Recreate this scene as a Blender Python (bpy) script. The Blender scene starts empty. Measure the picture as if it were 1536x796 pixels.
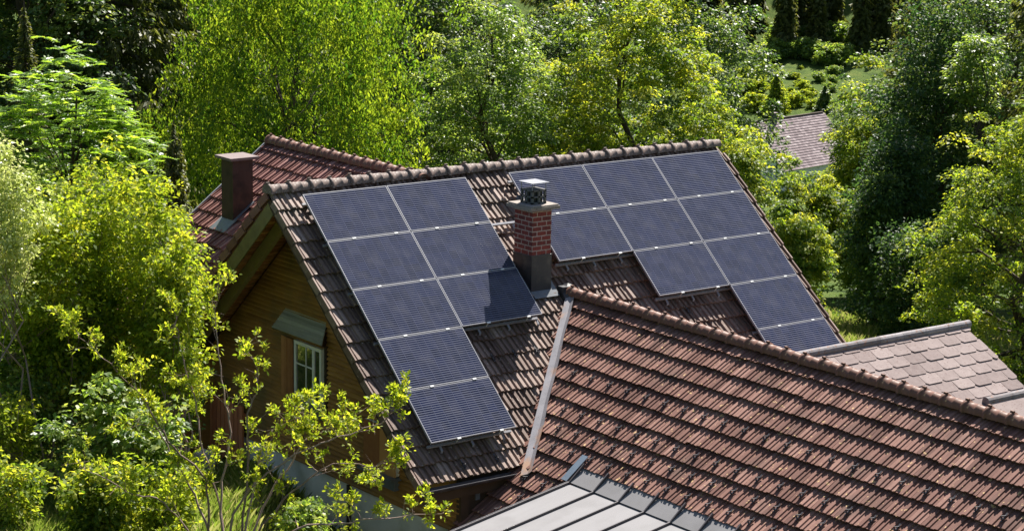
import bpy, math, random
import numpy as np
from mathutils import Matrix, Vector
random.seed(7); RNG = np.random.default_rng(7)
C = bpy.context.scene.collection
R = math.radians
def V(*a): return np.array(a, float)
def nrm(a): a = np.asarray(a, float); return a/np.linalg.norm(a)

# ------------------------------------------------------------------ camera model
CAM = V(-19.348, -31.114, 6.411); YAW, PIT, ROLL, FL = 0.65342, 0.20468, 0.01735, 3300.2
fw = V(math.sin(YAW)*math.cos(PIT), math.cos(YAW)*math.cos(PIT), -math.sin(PIT))
r0 = nrm(np.cross(fw, V(0, 0, 1))); u0 = np.cross(r0, fw)
rt = math.cos(ROLL)*r0+math.sin(ROLL)*u0; up = -math.sin(ROLL)*r0+math.cos(ROLL)*u0
def ray(x, y): return nrm(fw+rt*(x-768)/FL-up*(y-398)/FL)
def at(x, y, d): return CAM+ray(x, y)*d
def hitz(x, y, z): r = ray(x, y); return CAM+r*((z-CAM[2])/r[2])

# ------------------------------------------------------------------ mesh helpers
class MB:
    def __init__(s): s.v = []; s.f = []; s.n = 0; s.t = []
    def add(s, v, f, tint=None):
        v = np.asarray(v, float).reshape(-1, 3); s.v.append(v)
        s.f += [[i+s.n for i in q] for q in f]; s.n += len(v)
        s.t.append(np.full(len(v), random.random() if tint is None else tint))
    def box(s, lo, hi, O=(0, 0, 0), A=None, tint=None):
        lo = np.minimum(lo, hi); hi2 = np.maximum(lo, hi)
        p = np.array([[x, y, z] for x in (lo[0], hi2[0]) for y in (lo[1], hi2[1]) for z in (lo[2], hi2[2])])
        if A is not None: p = p@np.array(A)
        f = [(0, 1, 3, 2), (4, 6, 7, 5), (0, 4, 5, 1), (2, 3, 7, 6), (0, 2, 6, 4), (1, 5, 7, 3)]
        if A is not None and np.linalg.det(np.array(A)) < 0: f = [q[::-1] for q in f]
        s.add(p+np.array(O, float), f, tint)
    def bar(s, a, b, w, h, upv=(0, 0, 1), tint=None):
        a = np.asarray(a, float); b = np.asarray(b, float); d = b-a; L = np.linalg.norm(d); d = d/L
        sd = np.cross(d, upv)
        if np.linalg.norm(sd) < 1e-3: sd = np.cross(d, (1, 0, 0))
        sd = nrm(sd); u = np.cross(sd, d)
        s.box((0, -w/2, -h/2), (L, w/2, h/2), a, [d, sd, u], tint)
    def prism(s, poly, d, tint=None):
        n = len(poly); p = np.array(poly, float); d = np.array(d, float)
        f = [list(range(n))[::-1], [i+n for i in range(n)]]+[[i, (i+1) % n, (i+1) % n+n, i+n] for i in range(n)]
        s.add(np.vstack([p, p+d]), f, tint)
    def tube(s, pts, rad, k=6, cap=True, tint=None):
        pts = np.array(pts, float); m = len(pts); rad = np.broadcast_to(np.asarray(rad, float), (m,))
        vs = []
        t = pts[1]-pts[0]; ref = V(0, 0, 1) if abs(nrm(t)[2]) < .9 else V(1, 0, 0)
        for i in range(m):
            t = nrm(pts[min(i+1, m-1)]-pts[max(i-1, 0)]+1e-9)
            a = nrm(np.cross(t, ref)); b = np.cross(t, a)
            for j in range(k):
                q = 2*math.pi*j/k; vs.append(pts[i]+rad[i]*(math.cos(q)*a+math.sin(q)*b))
        f = [[i*k+j, i*k+(j+1) % k, (i+1)*k+(j+1) % k, (i+1)*k+j] for i in range(m-1) for j in range(k)]
        if cap: f += [list(range(k))[::-1], [(m-1)*k+j for j in range(k)]]
        s.add(vs, f, tint)
    def build(s, name, mat, parent=None, smooth=False, orig=None):
        v = np.vstack(s.v)
        loc = None
        if orig is not None: loc = np.array(orig, float); v = v-loc
        me = bpy.data.meshes.new(name); me.from_pydata(v.tolist(), [], s.f); me.materials.append(mat)
        at_ = me.attributes.new('tint', 'FLOAT', 'POINT'); at_.data.foreach_set('value', np.concatenate(s.t))
        if smooth: me.polygons.foreach_set('use_smooth', [True]*len(me.polygons))
        me.update(); return link(name, me, parent, loc)
def link(name, me, parent=None, loc=None):
    o = bpy.data.objects.new(name, me); C.objects.link(o)
    if parent is not None: o.parent = parent
    if loc is not None:
        l = Vector(loc)
        if parent is not None: l = l-PW.get(parent.name, Vector((0, 0, 0)))
        o.location = l
    elif parent is not None: o.location = -PW.get(parent.name, Vector((0, 0, 0)))
    PW[o.name] = Vector(loc) if loc is not None else Vector((0, 0, 0))
    return o
PW = {}   # world position of unrotated empties / parents
def tag(o, label=None, cat=None, group=None, kind=None):
    for k, v in (('label', label), ('category', cat), ('group', group), ('kind', kind)):
        if v: o[k] = v
    return o
def thing(name, loc, label, cat, group=None):
    o = bpy.data.objects.new(name, None); C.objects.link(o); o.location = loc; PW[o.name] = Vector(loc)
    o.empty_display_size = .3
    return tag(o, label, cat, group)
def fastmesh(name, verts, nper, mat, tint, smooth=False):
    """verts (N, nper, 3): one polygon of nper corners each"""
    n = len(verts); me = bpy.data.meshes.new(name)
    me.vertices.add(n*nper); me.vertices.foreach_set('co', verts.reshape(-1).astype(np.float32))
    me.loops.add(n*nper); me.loops.foreach_set('vertex_index', np.arange(n*nper, dtype=np.int32))
    me.polygons.add(n); me.polygons.foreach_set('loop_start', np.arange(0, n*nper, nper, dtype=np.int32))
    me.materials.append(mat)
    a = me.attributes.new('tint', 'FLOAT', 'POINT'); a.data.foreach_set('value', np.repeat(tint, nper).astype(np.float32))
    me.update(calc_edges=True); return me

# ------------------------------------------------------------------ materials
def mat(name):
    m = bpy.data.materials.new(name); m.use_nodes = True; nt = m.node_tree; nt.nodes.clear()
    out = nt.nodes.new('ShaderNodeOutputMaterial')
    def N(t, **k):
        n = nt.nodes.new(t)
        for a, b in k.items():
            if a in n.inputs.keys(): n.inputs[a].default_value = b
            else: setattr(n, a, b)
        return n
    return m, nt, out, N
def ramp(N, nt, src, stops):
    r = N('ShaderNodeValToRGB'); e = r.color_ramp.elements
    while len(e) < len(stops): e.new(.5)
    for i, (p, c) in enumerate(stops): e[i].position = p; e[i].color = (*c, 1)
    nt.links.new(src, r.inputs['Fac']); return r.outputs['Color']
def mix(N, nt, fac, a, b, mode='MIX'):
    m = N('ShaderNodeMix', data_type='RGBA', blend_type=mode)
    for s, v in ((0, fac), (6, a), (7, b)):
        if hasattr(v, 'is_output'): nt.links.new(v, m.inputs[s])
        else: m.inputs[s].default_value = v if s == 0 else (*v, 1)
    return m.outputs[2]
def surf(name, stops, noise=6., rough=.8, tintw=.5, spots=None, bump=.2, bscale=60., stretch=(1, 1, 1), spec=.4, dirt=None):
    m, nt, out, N = mat(name); L = nt.links.new
    tc = N('ShaderNodeTexCoord'); mp = N('ShaderNodeMapping'); mp.inputs['Scale'].default_value = stretch
    L(tc.outputs['Object'], mp.inputs[0])
    n1 = N('ShaderNodeTexNoise', Scale=noise, Detail=6.0, Roughness=.65); L(mp.outputs[0], n1.inputs['Vector'])
    at_ = N('ShaderNodeAttribute', attribute_name='tint')
    mm = N('ShaderNodeMix', data_type='FLOAT'); mm.inputs[0].default_value = tintw
    L(n1.outputs['Fac'], mm.inputs[2]); L(at_.outputs['Fac'], mm.inputs[3])
    col = ramp(N, nt, mm.outputs[0], stops)
    if dirt:
        n3 = N('ShaderNodeTexNoise', Scale=dirt[1], Detail=4.0); L(tc.outputs['Object'], n3.inputs['Vector'])
        f = ramp(N, nt, n3.outputs['Fac'], [(dirt[2], (0, 0, 0)), (dirt[3], (1, 1, 1))])
        col = mix(N, nt, f, col, dirt[0])
    if spots:
        n2 = N('ShaderNodeTexNoise', Scale=spots[1], Detail=3.0); L(tc.outputs['Object'], n2.inputs['Vector'])
        f = ramp(N, nt, n2.outputs['Fac'], [(spots[2], (0, 0, 0)), (spots[2]+.04, (1, 1, 1))])
        col = mix(N, nt, f, col, spots[0])
    b = N('ShaderNodeBsdfPrincipled', Roughness=rough); b.inputs['Specular IOR Level'].default_value = spec
    L(col, b.inputs['Base Color'])
    if bump:
        nb = N('ShaderNodeTexNoise', Scale=bscale, Detail=4.0); L(mp.outputs[0], nb.inputs['Vector'])
        bp = N('ShaderNodeBump', Strength=bump, Distance=.01); L(nb.outputs['Fac'], bp.inputs['Height']); L(bp.outputs[0], b.inputs['Normal'])
    L(b.outputs[0], out.inputs[0]); return m
def leafmat(name, stops, tstops, rough=.38, trans=.45, spec=.5):
    m, nt, out, N = mat(name); L = nt.links.new
    at_ = N('ShaderNodeAttribute', attribute_name='tint')
    c1 = ramp(N, nt, at_.outputs['Fac'], stops); c2 = ramp(N, nt, at_.outputs['Fac'], tstops)
    b = N('ShaderNodeBsdfPrincipled', Roughness=rough); b.inputs['Specular IOR Level'].default_value = spec
    t = N('ShaderNodeBsdfTranslucent'); L(c1, b.inputs['Base Color']); L(c2, t.inputs['Color'])
    mx = N('ShaderNodeMixShader', Fac=trans); L(b.outputs[0], mx.inputs[1]); L(t.outputs[0], mx.inputs[2]); L(mx.outputs[0], out.inputs[0])
    return m
M = {}
M['tile_main'] = surf('tile_main', [(.1, (.085, .052, .040)), (.5, (.19, .128, .102)), (.9, (.34, .255, .215))], 5, .62, .55, spots=((.42, .36, .30), 22, .66), dirt=((.10, .08, .06), 1.6, .58, .75), spec=.14)
M['tile_wing'] = surf('tile_wing', [(.1, (.085, .040, .031)), (.5, (.18, .090, .070)), (.9, (.30, .170, .135))], 5, .7, .55, spots=((.50, .34, .17), 13, .655), dirt=((.13, .075, .06), 1.2, .55, .72), spec=.14)
M['tile_rear'] = surf('tile_rear', [(.1, (.10, .045, .036)), (.5, (.21, .10, .082)), (.9, (.32, .175, .15))], 5, .6, .55, spots=((.36, .25, .2), 20, .68), spec=.14)
M['ridge_main'] = surf('ridge_main', [(.2, (.09, .065, .055)), (.6, (.18, .135, .118)), (.9, (.26, .21, .185))], 8, .6, .4, spots=((.40, .37, .33), 30, .62), spec=.14)
M['ridge_wing'] = surf('ridge_wing', [(.2, (.10, .052, .038)), (.6, (.19, .10, .074)), (.9, (.27, .155, .12))], 8, .5, .5, spots=((.45, .27, .15), 14, .66), spec=.14)
M['slate'] = surf('slate', [(.1, (.13, .10, .095)), (.5, (.22, .175, .165)), (.9, (.31, .255, .24))], 9, .85, .4, spots=((.16, .11, .10), 26, .63), bump=.5, spec=.14)
M['slate_ridge'] = surf('slate_ridge', [(.2, (.13, .115, .115)), (.6, (.26, .24, .245)), (.9, (.36, .33, .335))], 10, .75, .4, spots=((.22, .14, .11), 18, .6), bump=.5, spec=.14)
M['wood'] = surf('wood', [(.15, (.15, .068, .018)), (.5, (.32, .155, .038)), (.85, (.46, .25, .065))], 3, .75, .22, stretch=(1, .6, 4), dirt=((.13, .10, .035), .9, .5, .75))
M['soffit_wood'] = surf('soffit_wood', [(.15, (.24, .09, .03)), (.5, (.42, .19, .07)), (.85, (.52, .27, .10))], 4, .75, .6, stretch=(.4, 2, 2))
M['green_wood'] = surf('green_wood', [(.2, (.12, .10, .035)), (.6, (.25, .205, .08)), (.9, (.34, .28, .12))], 5, .8, .4)
M['dark_wood'] = surf('dark_wood', [(.2, (.03, .018, .01)), (.8, (.07, .04, .022))], 5, .8, .4)
M['red_wood'] = surf('red_wood', [(.2, (.40, .13, .06)), (.8, (.60, .24, .12))], 4, .75, .5, stretch=(3, 3, .5))
M['grey_wood'] = surf('grey_wood', [(.2, (.19, .195, .17)), (.8, (.42, .42, .37))], 6, .7, .5, stretch=(1, .4, 3))
M['plaster'] = surf('plaster', [(.2, (.68, .67, .64)), (.8, (.82, .81, .79))], 2, .9, .2, dirt=((.42, .43, .36), 1.5, .5, .75))
M['white_paint'] = surf('white_paint', [(.2, (.62, .62, .60)), (.8, (.80, .80, .78))], 6, .5, .2)
M['concrete'] = surf('concrete', [(.2, (.15, .125, .11)), (.8, (.32, .28, .245))], 14, .9, .3, spots=((.14, .12, .10), 30, .6), bump=.5)
M['brown_metal'] = surf('brown_metal', [(.2, (.040, .026, .021)), (.8, (.075, .048, .038))], 3, .5, .2, stretch=(3, 3, .35), bump=.08, spec=.2, dirt=((.028, .022, .018), 4., .5, .7))
M['cap_metal'] = surf('cap_metal', [(.2, (.13, .09, .085)), (.8, (.19, .14, .13))], 4, .5, .2, bump=.05)
M['dark_metal'] = surf('dark_metal', [(.2, (.022, .022, .028)), (.8, (.055, .052, .058))], 4, .45, .2, bump=.15, stretch=(3, 3, .5), dirt=((.09, .08, .075), 5., .55, .75))
M['lead'] = surf('lead', [(.2, (.08, .09, .10)), (.8, (.17, .185, .205))], 5, .45, .3, bump=.15)
M['blue_metal'] = surf('blue_metal', [(.2, (.10, .13, .17)), (.8, (.19, .24, .30))], 5, .4, .3, bump=.1)
M['valley'] = surf('valley', [(.2, (.14, .135, .145)), (.6, (.25, .24, .26)), (.9, (.34, .33, .33))], 4, .5, .2, dirt=((.36, .22, .15), 2.2, .52, .66), bump=.15)
M['zinc'] = surf('zinc', [(.2, (.18, .175, .18)), (.8, (.235, .229, .235))], 1.1, .65, .3, stretch=(.5, 2.2, 2), dirt=((.17, .165, .168), 1.7, .5, .8), spec=.12, bump=.06, bscale=8)
M['seam'] = surf('seam', [(.2, (.05, .045, .05)), (.8, (.10, .09, .095))], 3, .5, .2, bump=0)
M['alu'] = surf('alu', [(.2, (.20, .20, .22)), (.8, (.30, .30, .33))], 8, .35, .2, bump=0)
M['bark'] = surf('bark', [(.2, (.03, .022, .015)), (.8, (.10, .075, .05))], 9, .9, .4, bump=.6, bscale=40)
M['twig'] = surf('twig', [(.2, (.14, .09, .075)), (.8, (.34, .24, .20))], 12, .8, .4, bump=.3)
M['stone'] = surf('stone', [(.2, (.42, .37, .37)), (.8, (.66, .60, .60))], 9, .9, .4, bump=.6, bscale=30)
M['stone_dark'] = surf('stone_dark', [(.2, (.07, .07, .07)), (.8, (.17, .165, .16))], 9, .9, .3)
M['clamp'] = surf('clamp', [(.2, (.5, .5, .5)), (.8, (.65, .65, .64))], 8, .4, .3, bump=0)
M['soil'] = surf('soil', [(.2, (.09, .06, .04)), (.8, (.2, .14, .1))], 6, .95, .2)
def glassmat(name, col, rough):
    m, nt, out, N = mat(name); b = N('ShaderNodeBsdfPrincipled', Roughness=rough); b.inputs['Base Color'].default_value = (*col, 1)
    b.inputs['Specular IOR Level'].default_value = 1.; b.inputs['IOR'].default_value = 2.3; nt.links.new(b.outputs[0], out.inputs[0]); return m
M['window_glass'] = glassmat('window_glass', (.02, .025, .02), .03)
def brickmat():
    m, nt, out, N = mat('brick'); L = nt.links.new
    tc = N('ShaderNodeTexCoord'); sp = N('ShaderNodeSeparateXYZ'); L(tc.outputs['Object'], sp.inputs[0])
    ad = N('ShaderNodeMath', operation='ADD'); L(sp.outputs[0], ad.inputs[0]); L(sp.outputs[1], ad.inputs[1])
    cb = N('ShaderNodeCombineXYZ'); L(ad.outputs[0], cb.inputs[0]); L(sp.outputs[2], cb.inputs[1])
    br = N('ShaderNodeTexBrick'); L(cb.outputs[0], br.inputs['Vector'])
    for k, v in (('Scale', 1.), ('Mortar Size', .009), ('Mortar Smooth', .1), ('Brick Width', .205), ('Row Height', .085), ('Bias', 0.)): br.inputs[k].default_value = v
    br.inputs['Color1'].default_value = (.25, .048, .038, 1); br.inputs['Color2'].default_value = (.13, .028, .027, 1); br.inputs['Mortar'].default_value = (.42, .34, .30, 1)
    n = N('ShaderNodeTexNoise', Scale=25., Detail=4.); L(tc.outputs['Object'], n.inputs['Vector'])
    f = ramp(N, nt, n.outputs['Fac'], [(.3, (.6, .6, .6)), (.7, (1.15, 1.1, 1.1))])
    col = mix(N, nt, 1., br.outputs['Color'], f, 'MULTIPLY')
    b = N('ShaderNodeBsdfPrincipled', Roughness=.85); L(col, b.inputs['Base Color'])
    bp = N('ShaderNodeBump', Strength=.6, Distance=.01, invert=True); L(br.outputs['Fac'], bp.inputs['Height']); L(bp.outputs[0], b.inputs['Normal'])
    L(b.outputs[0], out.inputs[0]); return m
M['brick'] = brickmat()
PWD, PHT = 1.685, 1.010      # panel size (grid 1.70 x 1.026)
def cellmat():
    m, nt, out, N = mat('solar_cells'); L = nt.links.new
    tc = N('ShaderNodeTexCoord'); sp = N('ShaderNodeSeparateXYZ'); L(tc.outputs['Object'], sp.inputs[0])
    def stripe(src, n, w, size):
        a = N('ShaderNodeMath', operation='MULTIPLY'); L(src, a.inputs[0]); a.inputs[1].default_value = n/size
        b = N('ShaderNodeMath', operation='FRACT'); L(a.outputs[0], b.inputs[0])
        c = N('ShaderNodeMath', operation='LESS_THAN'); L(b.outputs[0], c.inputs[0]); c.inputs[1].default_value = w
        return c.outputs[0], a.outputs[0]
    bus, ay = stripe(sp.outputs[1], 24, .34, PHT); cx, ax = stripe(sp.outputs[0], 10, .035, PWD)
    # each cell a slightly different blue
    fx = N('ShaderNodeMath', operation='FLOOR'); L(ax, fx.inputs[0])
    d4 = N('ShaderNodeMath', operation='DIVIDE'); L(ay, d4.inputs[0]); d4.inputs[1].default_value = 4.
    fy = N('ShaderNodeMath', operation='FLOOR'); L(d4.outputs[0], fy.inputs[0])
    cb = N('ShaderNodeCombineXYZ'); L(fx.outputs[0], cb.inputs[0]); L(fy.outputs[0], cb.inputs[1])
    oi = N('ShaderNodeObjectInfo'); L(oi.outputs['Random'], cb.inputs[2])
    wn = N('ShaderNodeTexWhiteNoise', noise_dimensions='3D'); L(cb.outputs[0], wn.inputs['Vector'])
    cell = ramp(N, nt, wn.outputs['Value'], [(0., (.003, .006, .020)), (1., (.007, .012, .040))])
    c1 = mix(N, nt, bus, cell, (.12, .125, .165)); c2 = mix(N, nt, cx, c1, (.07, .075, .12))
    dn = N('ShaderNodeTexNoise', Scale=3., Detail=5.); L(tc.outputs['Object'], dn.inputs['Vector'])
    df = ramp(N, nt, dn.outputs['Fac'], [(.45, (0, 0, 0)), (.8, (.10, .10, .10))])
    c3 = mix(N, nt, df, c2, (.30, .28, .27))
    b = N('ShaderNodeBsdfPrincipled', Roughness=.14); b.inputs['Specular IOR Level'].default_value = .16
    L(c3, b.inputs['Base Color']); L(b.outputs[0], out.inputs[0]); return m
M['cells'] = cellmat()
# leaves: (reflect stops, transmit stops)
M['leaf_lime'] = leafmat('leaf_lime', [(0, (.07, .115, .012)), (.6, (.18, .24, .02)), (1, (.36, .35, .035))], [(0, (.20, .32, .012)), (.6, (.55, .66, .03)), (1, (.84, .78, .05))], trans=.5, rough=.5, spec=.18)
M['leaf_birch'] = leafmat('leaf_birch', [(0, (.03, .08, .012)), (.5, (.09, .155, .018)), (1, (.20, .25, .025))], [(0, (.07, .19, .010)), (.5, (.29, .44, .02)), (1, (.54, .63, .03))], trans=.5, rough=.5, spec=.2)
M['leaf_mid'] = leafmat('leaf_mid', [(0, (.055, .105, .025)), (.6, (.13, .20, .04)), (1, (.27, .30, .07))], [(0, (.14, .27, .02)), (.6, (.40, .56, .06)), (1, (.66, .70, .10))], trans=.48, rough=.42, spec=.35)
M['leaf_mid2'] = leafmat('leaf_mid2', [(0, (.045, .095, .02)), (.5, (.13, .19, .03)), (1, (.32, .33, .055))], [(0, (.12, .24, .015)), (.5, (.40, .52, .025)), (1, (.80, .75, .05))], trans=.5, rough=.5, spec=.18)
M['leaf_ash'] = leafmat('leaf_ash', [(0, (.06, .12, .018)), (.6, (.13, .22, .03)), (1, (.25, .33, .04))], [(0, (.16, .34, .02)), (.6, (.45, .68, .04)), (1, (.70, .80, .06))], rough=.38, spec=.5, trans=.5)
M['leaf_pale'] = leafmat('leaf_pale', [(0, (.24, .30, .06)), (.6, (.50, .54, .16)), (1, (.72, .70, .34))], [(0, (.38, .48, .08)), (.6, (.72, .78, .22)), (1, (.88, .86, .42))])
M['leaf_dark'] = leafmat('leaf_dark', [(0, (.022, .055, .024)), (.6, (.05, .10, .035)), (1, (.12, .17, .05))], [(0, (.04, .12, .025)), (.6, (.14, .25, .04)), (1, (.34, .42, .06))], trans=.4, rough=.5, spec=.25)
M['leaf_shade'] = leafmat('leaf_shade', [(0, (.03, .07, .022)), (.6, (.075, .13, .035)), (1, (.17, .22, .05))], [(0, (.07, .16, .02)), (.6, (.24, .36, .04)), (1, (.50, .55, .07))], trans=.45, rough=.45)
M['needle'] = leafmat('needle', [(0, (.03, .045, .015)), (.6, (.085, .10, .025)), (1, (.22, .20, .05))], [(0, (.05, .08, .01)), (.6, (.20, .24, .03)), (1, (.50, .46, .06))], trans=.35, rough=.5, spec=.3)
M['grass'] = leafmat('grass', [(0, (.07, .12, .025)), (.6, (.16, .21, .04)), (1, (.40, .35, .15))], [(0, (.14, .25, .02)), (.6, (.32, .42, .05)), (1, (.58, .52, .19))], rough=.5)
def groundmat():
    m, nt, out, N = mat('meadow'); L = nt.links.new
    tc = N('ShaderNodeTexCoord'); n = N('ShaderNodeTexNoise', Scale=.35, Detail=8., Roughness=.7); L(tc.outputs['Object'], n.inputs['Vector'])
    col = ramp(N, nt, n.outputs['Fac'], [(.3, (.035, .06, .015)), (.5, (.075, .12, .022)), (.7, (.15, .17, .04))])
    n2 = N('ShaderNodeTexNoise', Scale=9., Detail=6.); L(tc.outputs['Object'], n2.inputs['Vector'])
    f = ramp(N, nt, n2.outputs['Fac'], [(.3, (.55, .55, .55)), (.7, (1.3, 1.3, 1.3))]); col = mix(N, nt, 1., col, f, 'MULTIPLY')
    b = N('ShaderNodeBsdfPrincipled', Roughness=.95); b.inputs['Specular IOR Level'].default_value = .1; L(col, b.inputs['Base Color'])
    bp = N('ShaderNodeBump', Strength=1., Distance=.25); L(n2.outputs['Fac'], bp.inputs['Height']); L(bp.outputs[0], b.inputs['Normal'])
    L(b.outputs[0], out.inputs[0]); return m
M['ground'] = groundmat()

# ------------------------------------------------------------------ terrain
fh = nrm(V(fw[0], fw[1], 0)); rh = V(fh[1], -fh[0], 0)
def gz(x, y):
    dx = x-CAM[0]; dy = y-CAM[1]; u = dx*fh[0]+dy*fh[1]; v = dx*rh[0]+dy*rh[1]
    shelf = -6.3-.12*np.clip(v, -16, 14)
    z = shelf-.155*np.clip(u-52, 0, 255)
    z = z+.12*np.clip(u-330, 0, 90)+.62*np.clip(u-425, 0, 330)
    S_ = lambda t: np.clip(t, 0, 1)**2*(3-2*np.clip(t, 0, 1))
    w = S_((-3.1-v)/1.2)*S_((38.3-u+np.maximum(0, -v-6.5)*1.5)/2.5)*S_((u-16)/6)
    z = z+(np.maximum(z, -3.35-.17*(u-28)+.10*np.sin(v*2.1+u))-z)*w
    z = z+np.where(v < -14, (-14-v)*.25, 0)*np.clip((u-40)/60, 0, 1)
    hill = 4.8-.80*np.maximum(u, -3)
    k = .7; z = np.maximum(z, hill)+k*np.exp(-np.abs(z-hill)/k)*.5
    z = z+.12*np.sin(x*.7+1.3*np.sin(y*.31))*np.cos(y*.53)
    return z
xs = np.concatenate([np.arange(-120, -24, 8), np.arange(-24, 10, .4), np.arange(10, 45, 1.), np.arange(45, 620, 12)])
ys = np.concatenate([np.arange(-120, -36, 8), np.arange(-36, 12, .4), np.arange(12, 50, 1.), np.arange(50, 760, 12)])
X, Y = np.meshgrid(xs, ys); Z = gz(X, Y); nx, ny = len(xs), len(ys)
g = MB(); idx = np.arange(nx*ny).reshape(ny, nx)
g.add(np.stack([X, Y, Z], -1).reshape(-1, 3), np.stack([idx[:-1, :-1], idx[:-1, 1:], idx[1:, 1:], idx[1:, :-1]], -1).reshape(-1, 4).tolist(), .5)
tag(g.build('ground', M['ground'], smooth=True), kind='structure')

# ------------------------------------------------------------------ roof tiles
PROF = [(0, 0), (.018, 0), (.030, .034), (.088, .036), (.102, .002), (.134, .000), (.147, .031), (.168, .031), (.181, 0), (.23, 0)]
def tiles(mb, O, U, S, ulen, slen, cover=.23, expo=.35, keep=None, lift=.050, hs=1.):
    O = np.array(O, float); U = nrm(U); S = nrm(S); Nn = nrm(np.cross(U, S))
    if Nn[2] < 0: Nn = -Nn
    flip = np.dot(np.cross(U, S), Nn) < 0
    pr = np.array(PROF)*[cover/.23, hs]; k = len(pr)
    nu = int(round(ulen/cover)); ns = int(math.ceil(slen/expo-.05)); cover = ulen/nu
    F = []
    for a in range(k-1):
        F.append([a, a+1, k+a+1, k+a]); F.append([k+a, k+a+1, 2*k+a+1, 2*k+a])
    F.append([0, k, 2*k]); F.append([k-1, 2*k-1, 3*k-1])
    if not flip: F = [q[::-1] for q in F]
    for j in range(ns):
        s1 = slen-j*expo; s0 = max(s1-expo-.05, 0.)
        if s1 < .08: break
        off = 0
        for i in range(nu):
            if keep and not keep(i*cover+cover/2, s1): continue
            jt = random.gauss(0, .003); ju = random.gauss(0, .0015); js = random.gauss(0, .005); tw = random.gauss(0, .003)
            if random.random() < .018: js += random.uniform(.012, .035); tw += random.choice((-1, 1))*random.uniform(.008, .02); jt += .006
            u = pr[:, 0]+i*cover+ju; h = pr[:, 1]
            P = []
            for (s, hh) in ((s0, h-.004), (s1+js, h+lift+jt), (s1+js-.004, np.minimum(h, h*.8)+lift+jt-.030)):
                P.append(O+np.outer(u, U)+(s+tw*(u-u.mean())[:, None]/cover)*S+np.outer(hh, Nn))
            mb.add(np.vstack(P), F)
    return Nn
def ridge_caps(parent, A, B, m, step=.40, r=.115, name='ridge_tile'):
    A = np.array(A, float); B = np.array(B, float); L = np.linalg.norm(B-A); d = (B-A)/L; n = int(round(L/step)); step = L/n
    sd = nrm(np.cross(d, (0, 0, 1))); up_ = np.cross(sd, d); K = 10; me = None
    mb = MB(); rings = [(0, r*1.22), (.05, r*1.24), (.052, r*1.04), (step*.55, r*1.0), (step*.57, r*1.05), (step*.62, r*1.05), (step*.64, r*.97), (step+.04, r*.92)]
    vs = []; 
    for (t, rr_) in rings:
        for j in range(K+1):
            q = math.pi*(j/K)*1.12-.06*math.pi; vs.append(t*d+rr_*(math.cos(q)*sd+math.sin(q)*up_))
    F = [[i*(K+1)+j, i*(K+1)+j+1, (i+1)*(K+1)+j+1, (i+1)*(K+1)+j] for i in range(len(rings)-1) for j in range(K)]
    F.append([j for j in range(K+1)][::-1])
    mb.add(vs, [q[::-1] for q in F], .5)
    mb.box((-.0, -.018, r*1.12), (.06, .018, r*1.42), A=[d, sd, up_], tint=.4)
    for i in range(n):
        p = A+d*step*i
        if me is None:
            o = mb.build(name, m, parent, smooth=False); me = o.data
            for pl in me.polygons: pl.use_smooth = len(pl.vertices) == 4 and pl.index < 70
        else:
            o = bpy.data.objects.new(name, me); C.objects.link(o); o.parent = parent
        o.location = Vector(p)-PW.get(parent.name, Vector((0, 0, 0)))+Vector((0, 0, random.gauss(0, .004)))
        o.rotation_euler = (0, random.gauss(0, .006), random.gauss(0, .006))
def verge(parent, P0, S, side, slen, m, expo=.35, nn=(0, 0, 1)):
    """side flaps of the verge tiles, one per course, stepped"""
    mb = MB(); S = nrm(S); side = nrm(side); N_ = nrm(nn)
    for j in range(int(slen/expo)+1):
        s1 = slen-j*expo; s0 = max(s1-expo-.02, 0)
        if s1 < .1: break
        P = []
        for s, l in ((s0, 0.0), (s1, .036)):
            P += [V(s, 0, -.09+l), V(s, .03, -.09+l), V(s, .03, .05+l), V(s, 0, .05+l)]
        P = np.array(P)@np.array([S, side, N_])+np.array(P0)
        mb.add(P, [(0, 1, 2, 3), (7, 6, 5, 4), (0, 4, 5, 1), (1, 5, 6, 2), (2, 6, 7, 3), (3, 7, 4, 0)])
    return mb.build('verge_tiles', m, parent)

# ------------------------------------------------------------------ farmhouse
pm = .72954; cp, sp_ = math.cos(pm), math.sin(pm); NM = V(0, -sp_, cp); SM = V(0, -cp, -sp_)
house = thing('farmhouse', (.53, 0, float(gz(.53, 0))), 'brown wooden farmhouse with tiled roofs and brick chimney, carrying the solar panels', 'house')
def deck(mb, P, N_, th=.10, drop=.02):
    N_ = np.array(N_); P = np.array(P, float)-N_*drop; mb.prism(P-N_*th, N_*th, .3)
# main front slope: tile plane 0.15 below the panels
def mp_(x, s, h=0.): return V(x, 0, 0)+SM*s+NM*(h-.29)
mb = MB(); tiles(mb, mp_(-.40, -.31), (1, 0, 0), SM, 10.21, 6.02)
deck(mb, [mp_(-.38, -.31), mp_(9.79, -.31), mp_(9.79, 5.62), mp_(-.38, 5.62)], NM)
main = mb.build('roof', M['tile_main'], house); main['label'] = 'weathered brown tile slope under the solar panels'
NBk = V(0, sp_, cp); SBk = V(0, cp, -sp_); RY, RZ = .16, -.03
ridge_y = mp_(0, -.31)[1]; ridge_z = mp_(0, -.31)[2]
mb = MB(); bo = V(-.40, ridge_y, ridge_z)
tiles(mb, bo, (1, 0, 0), SBk, 10.06, 4.6)
deck(mb, [bo+V(.02, 0, 0), bo+V(.02, 0, 0)+SBk*4.55, bo+V(10.04, 0, 0)+SBk*4.55, bo+V(10.04, 0, 0)], NBk)
back = mb.build('roof', M['tile_rear'], house)
ridge_caps(main, V(-.44, ridge_y, ridge_z+.03), V(9.80, ridge_y, ridge_z+.03), M['ridge_main'], .41, .115)
verge(main, mp_(9.81, -.1), SM, (1, 0, 0), 5.82, M['tile_main'], nn=NM); verge(main, mp_(-.40, -.1), SM, (-1, 0, 0), 5.82, M['tile_main'], nn=NM)
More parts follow.
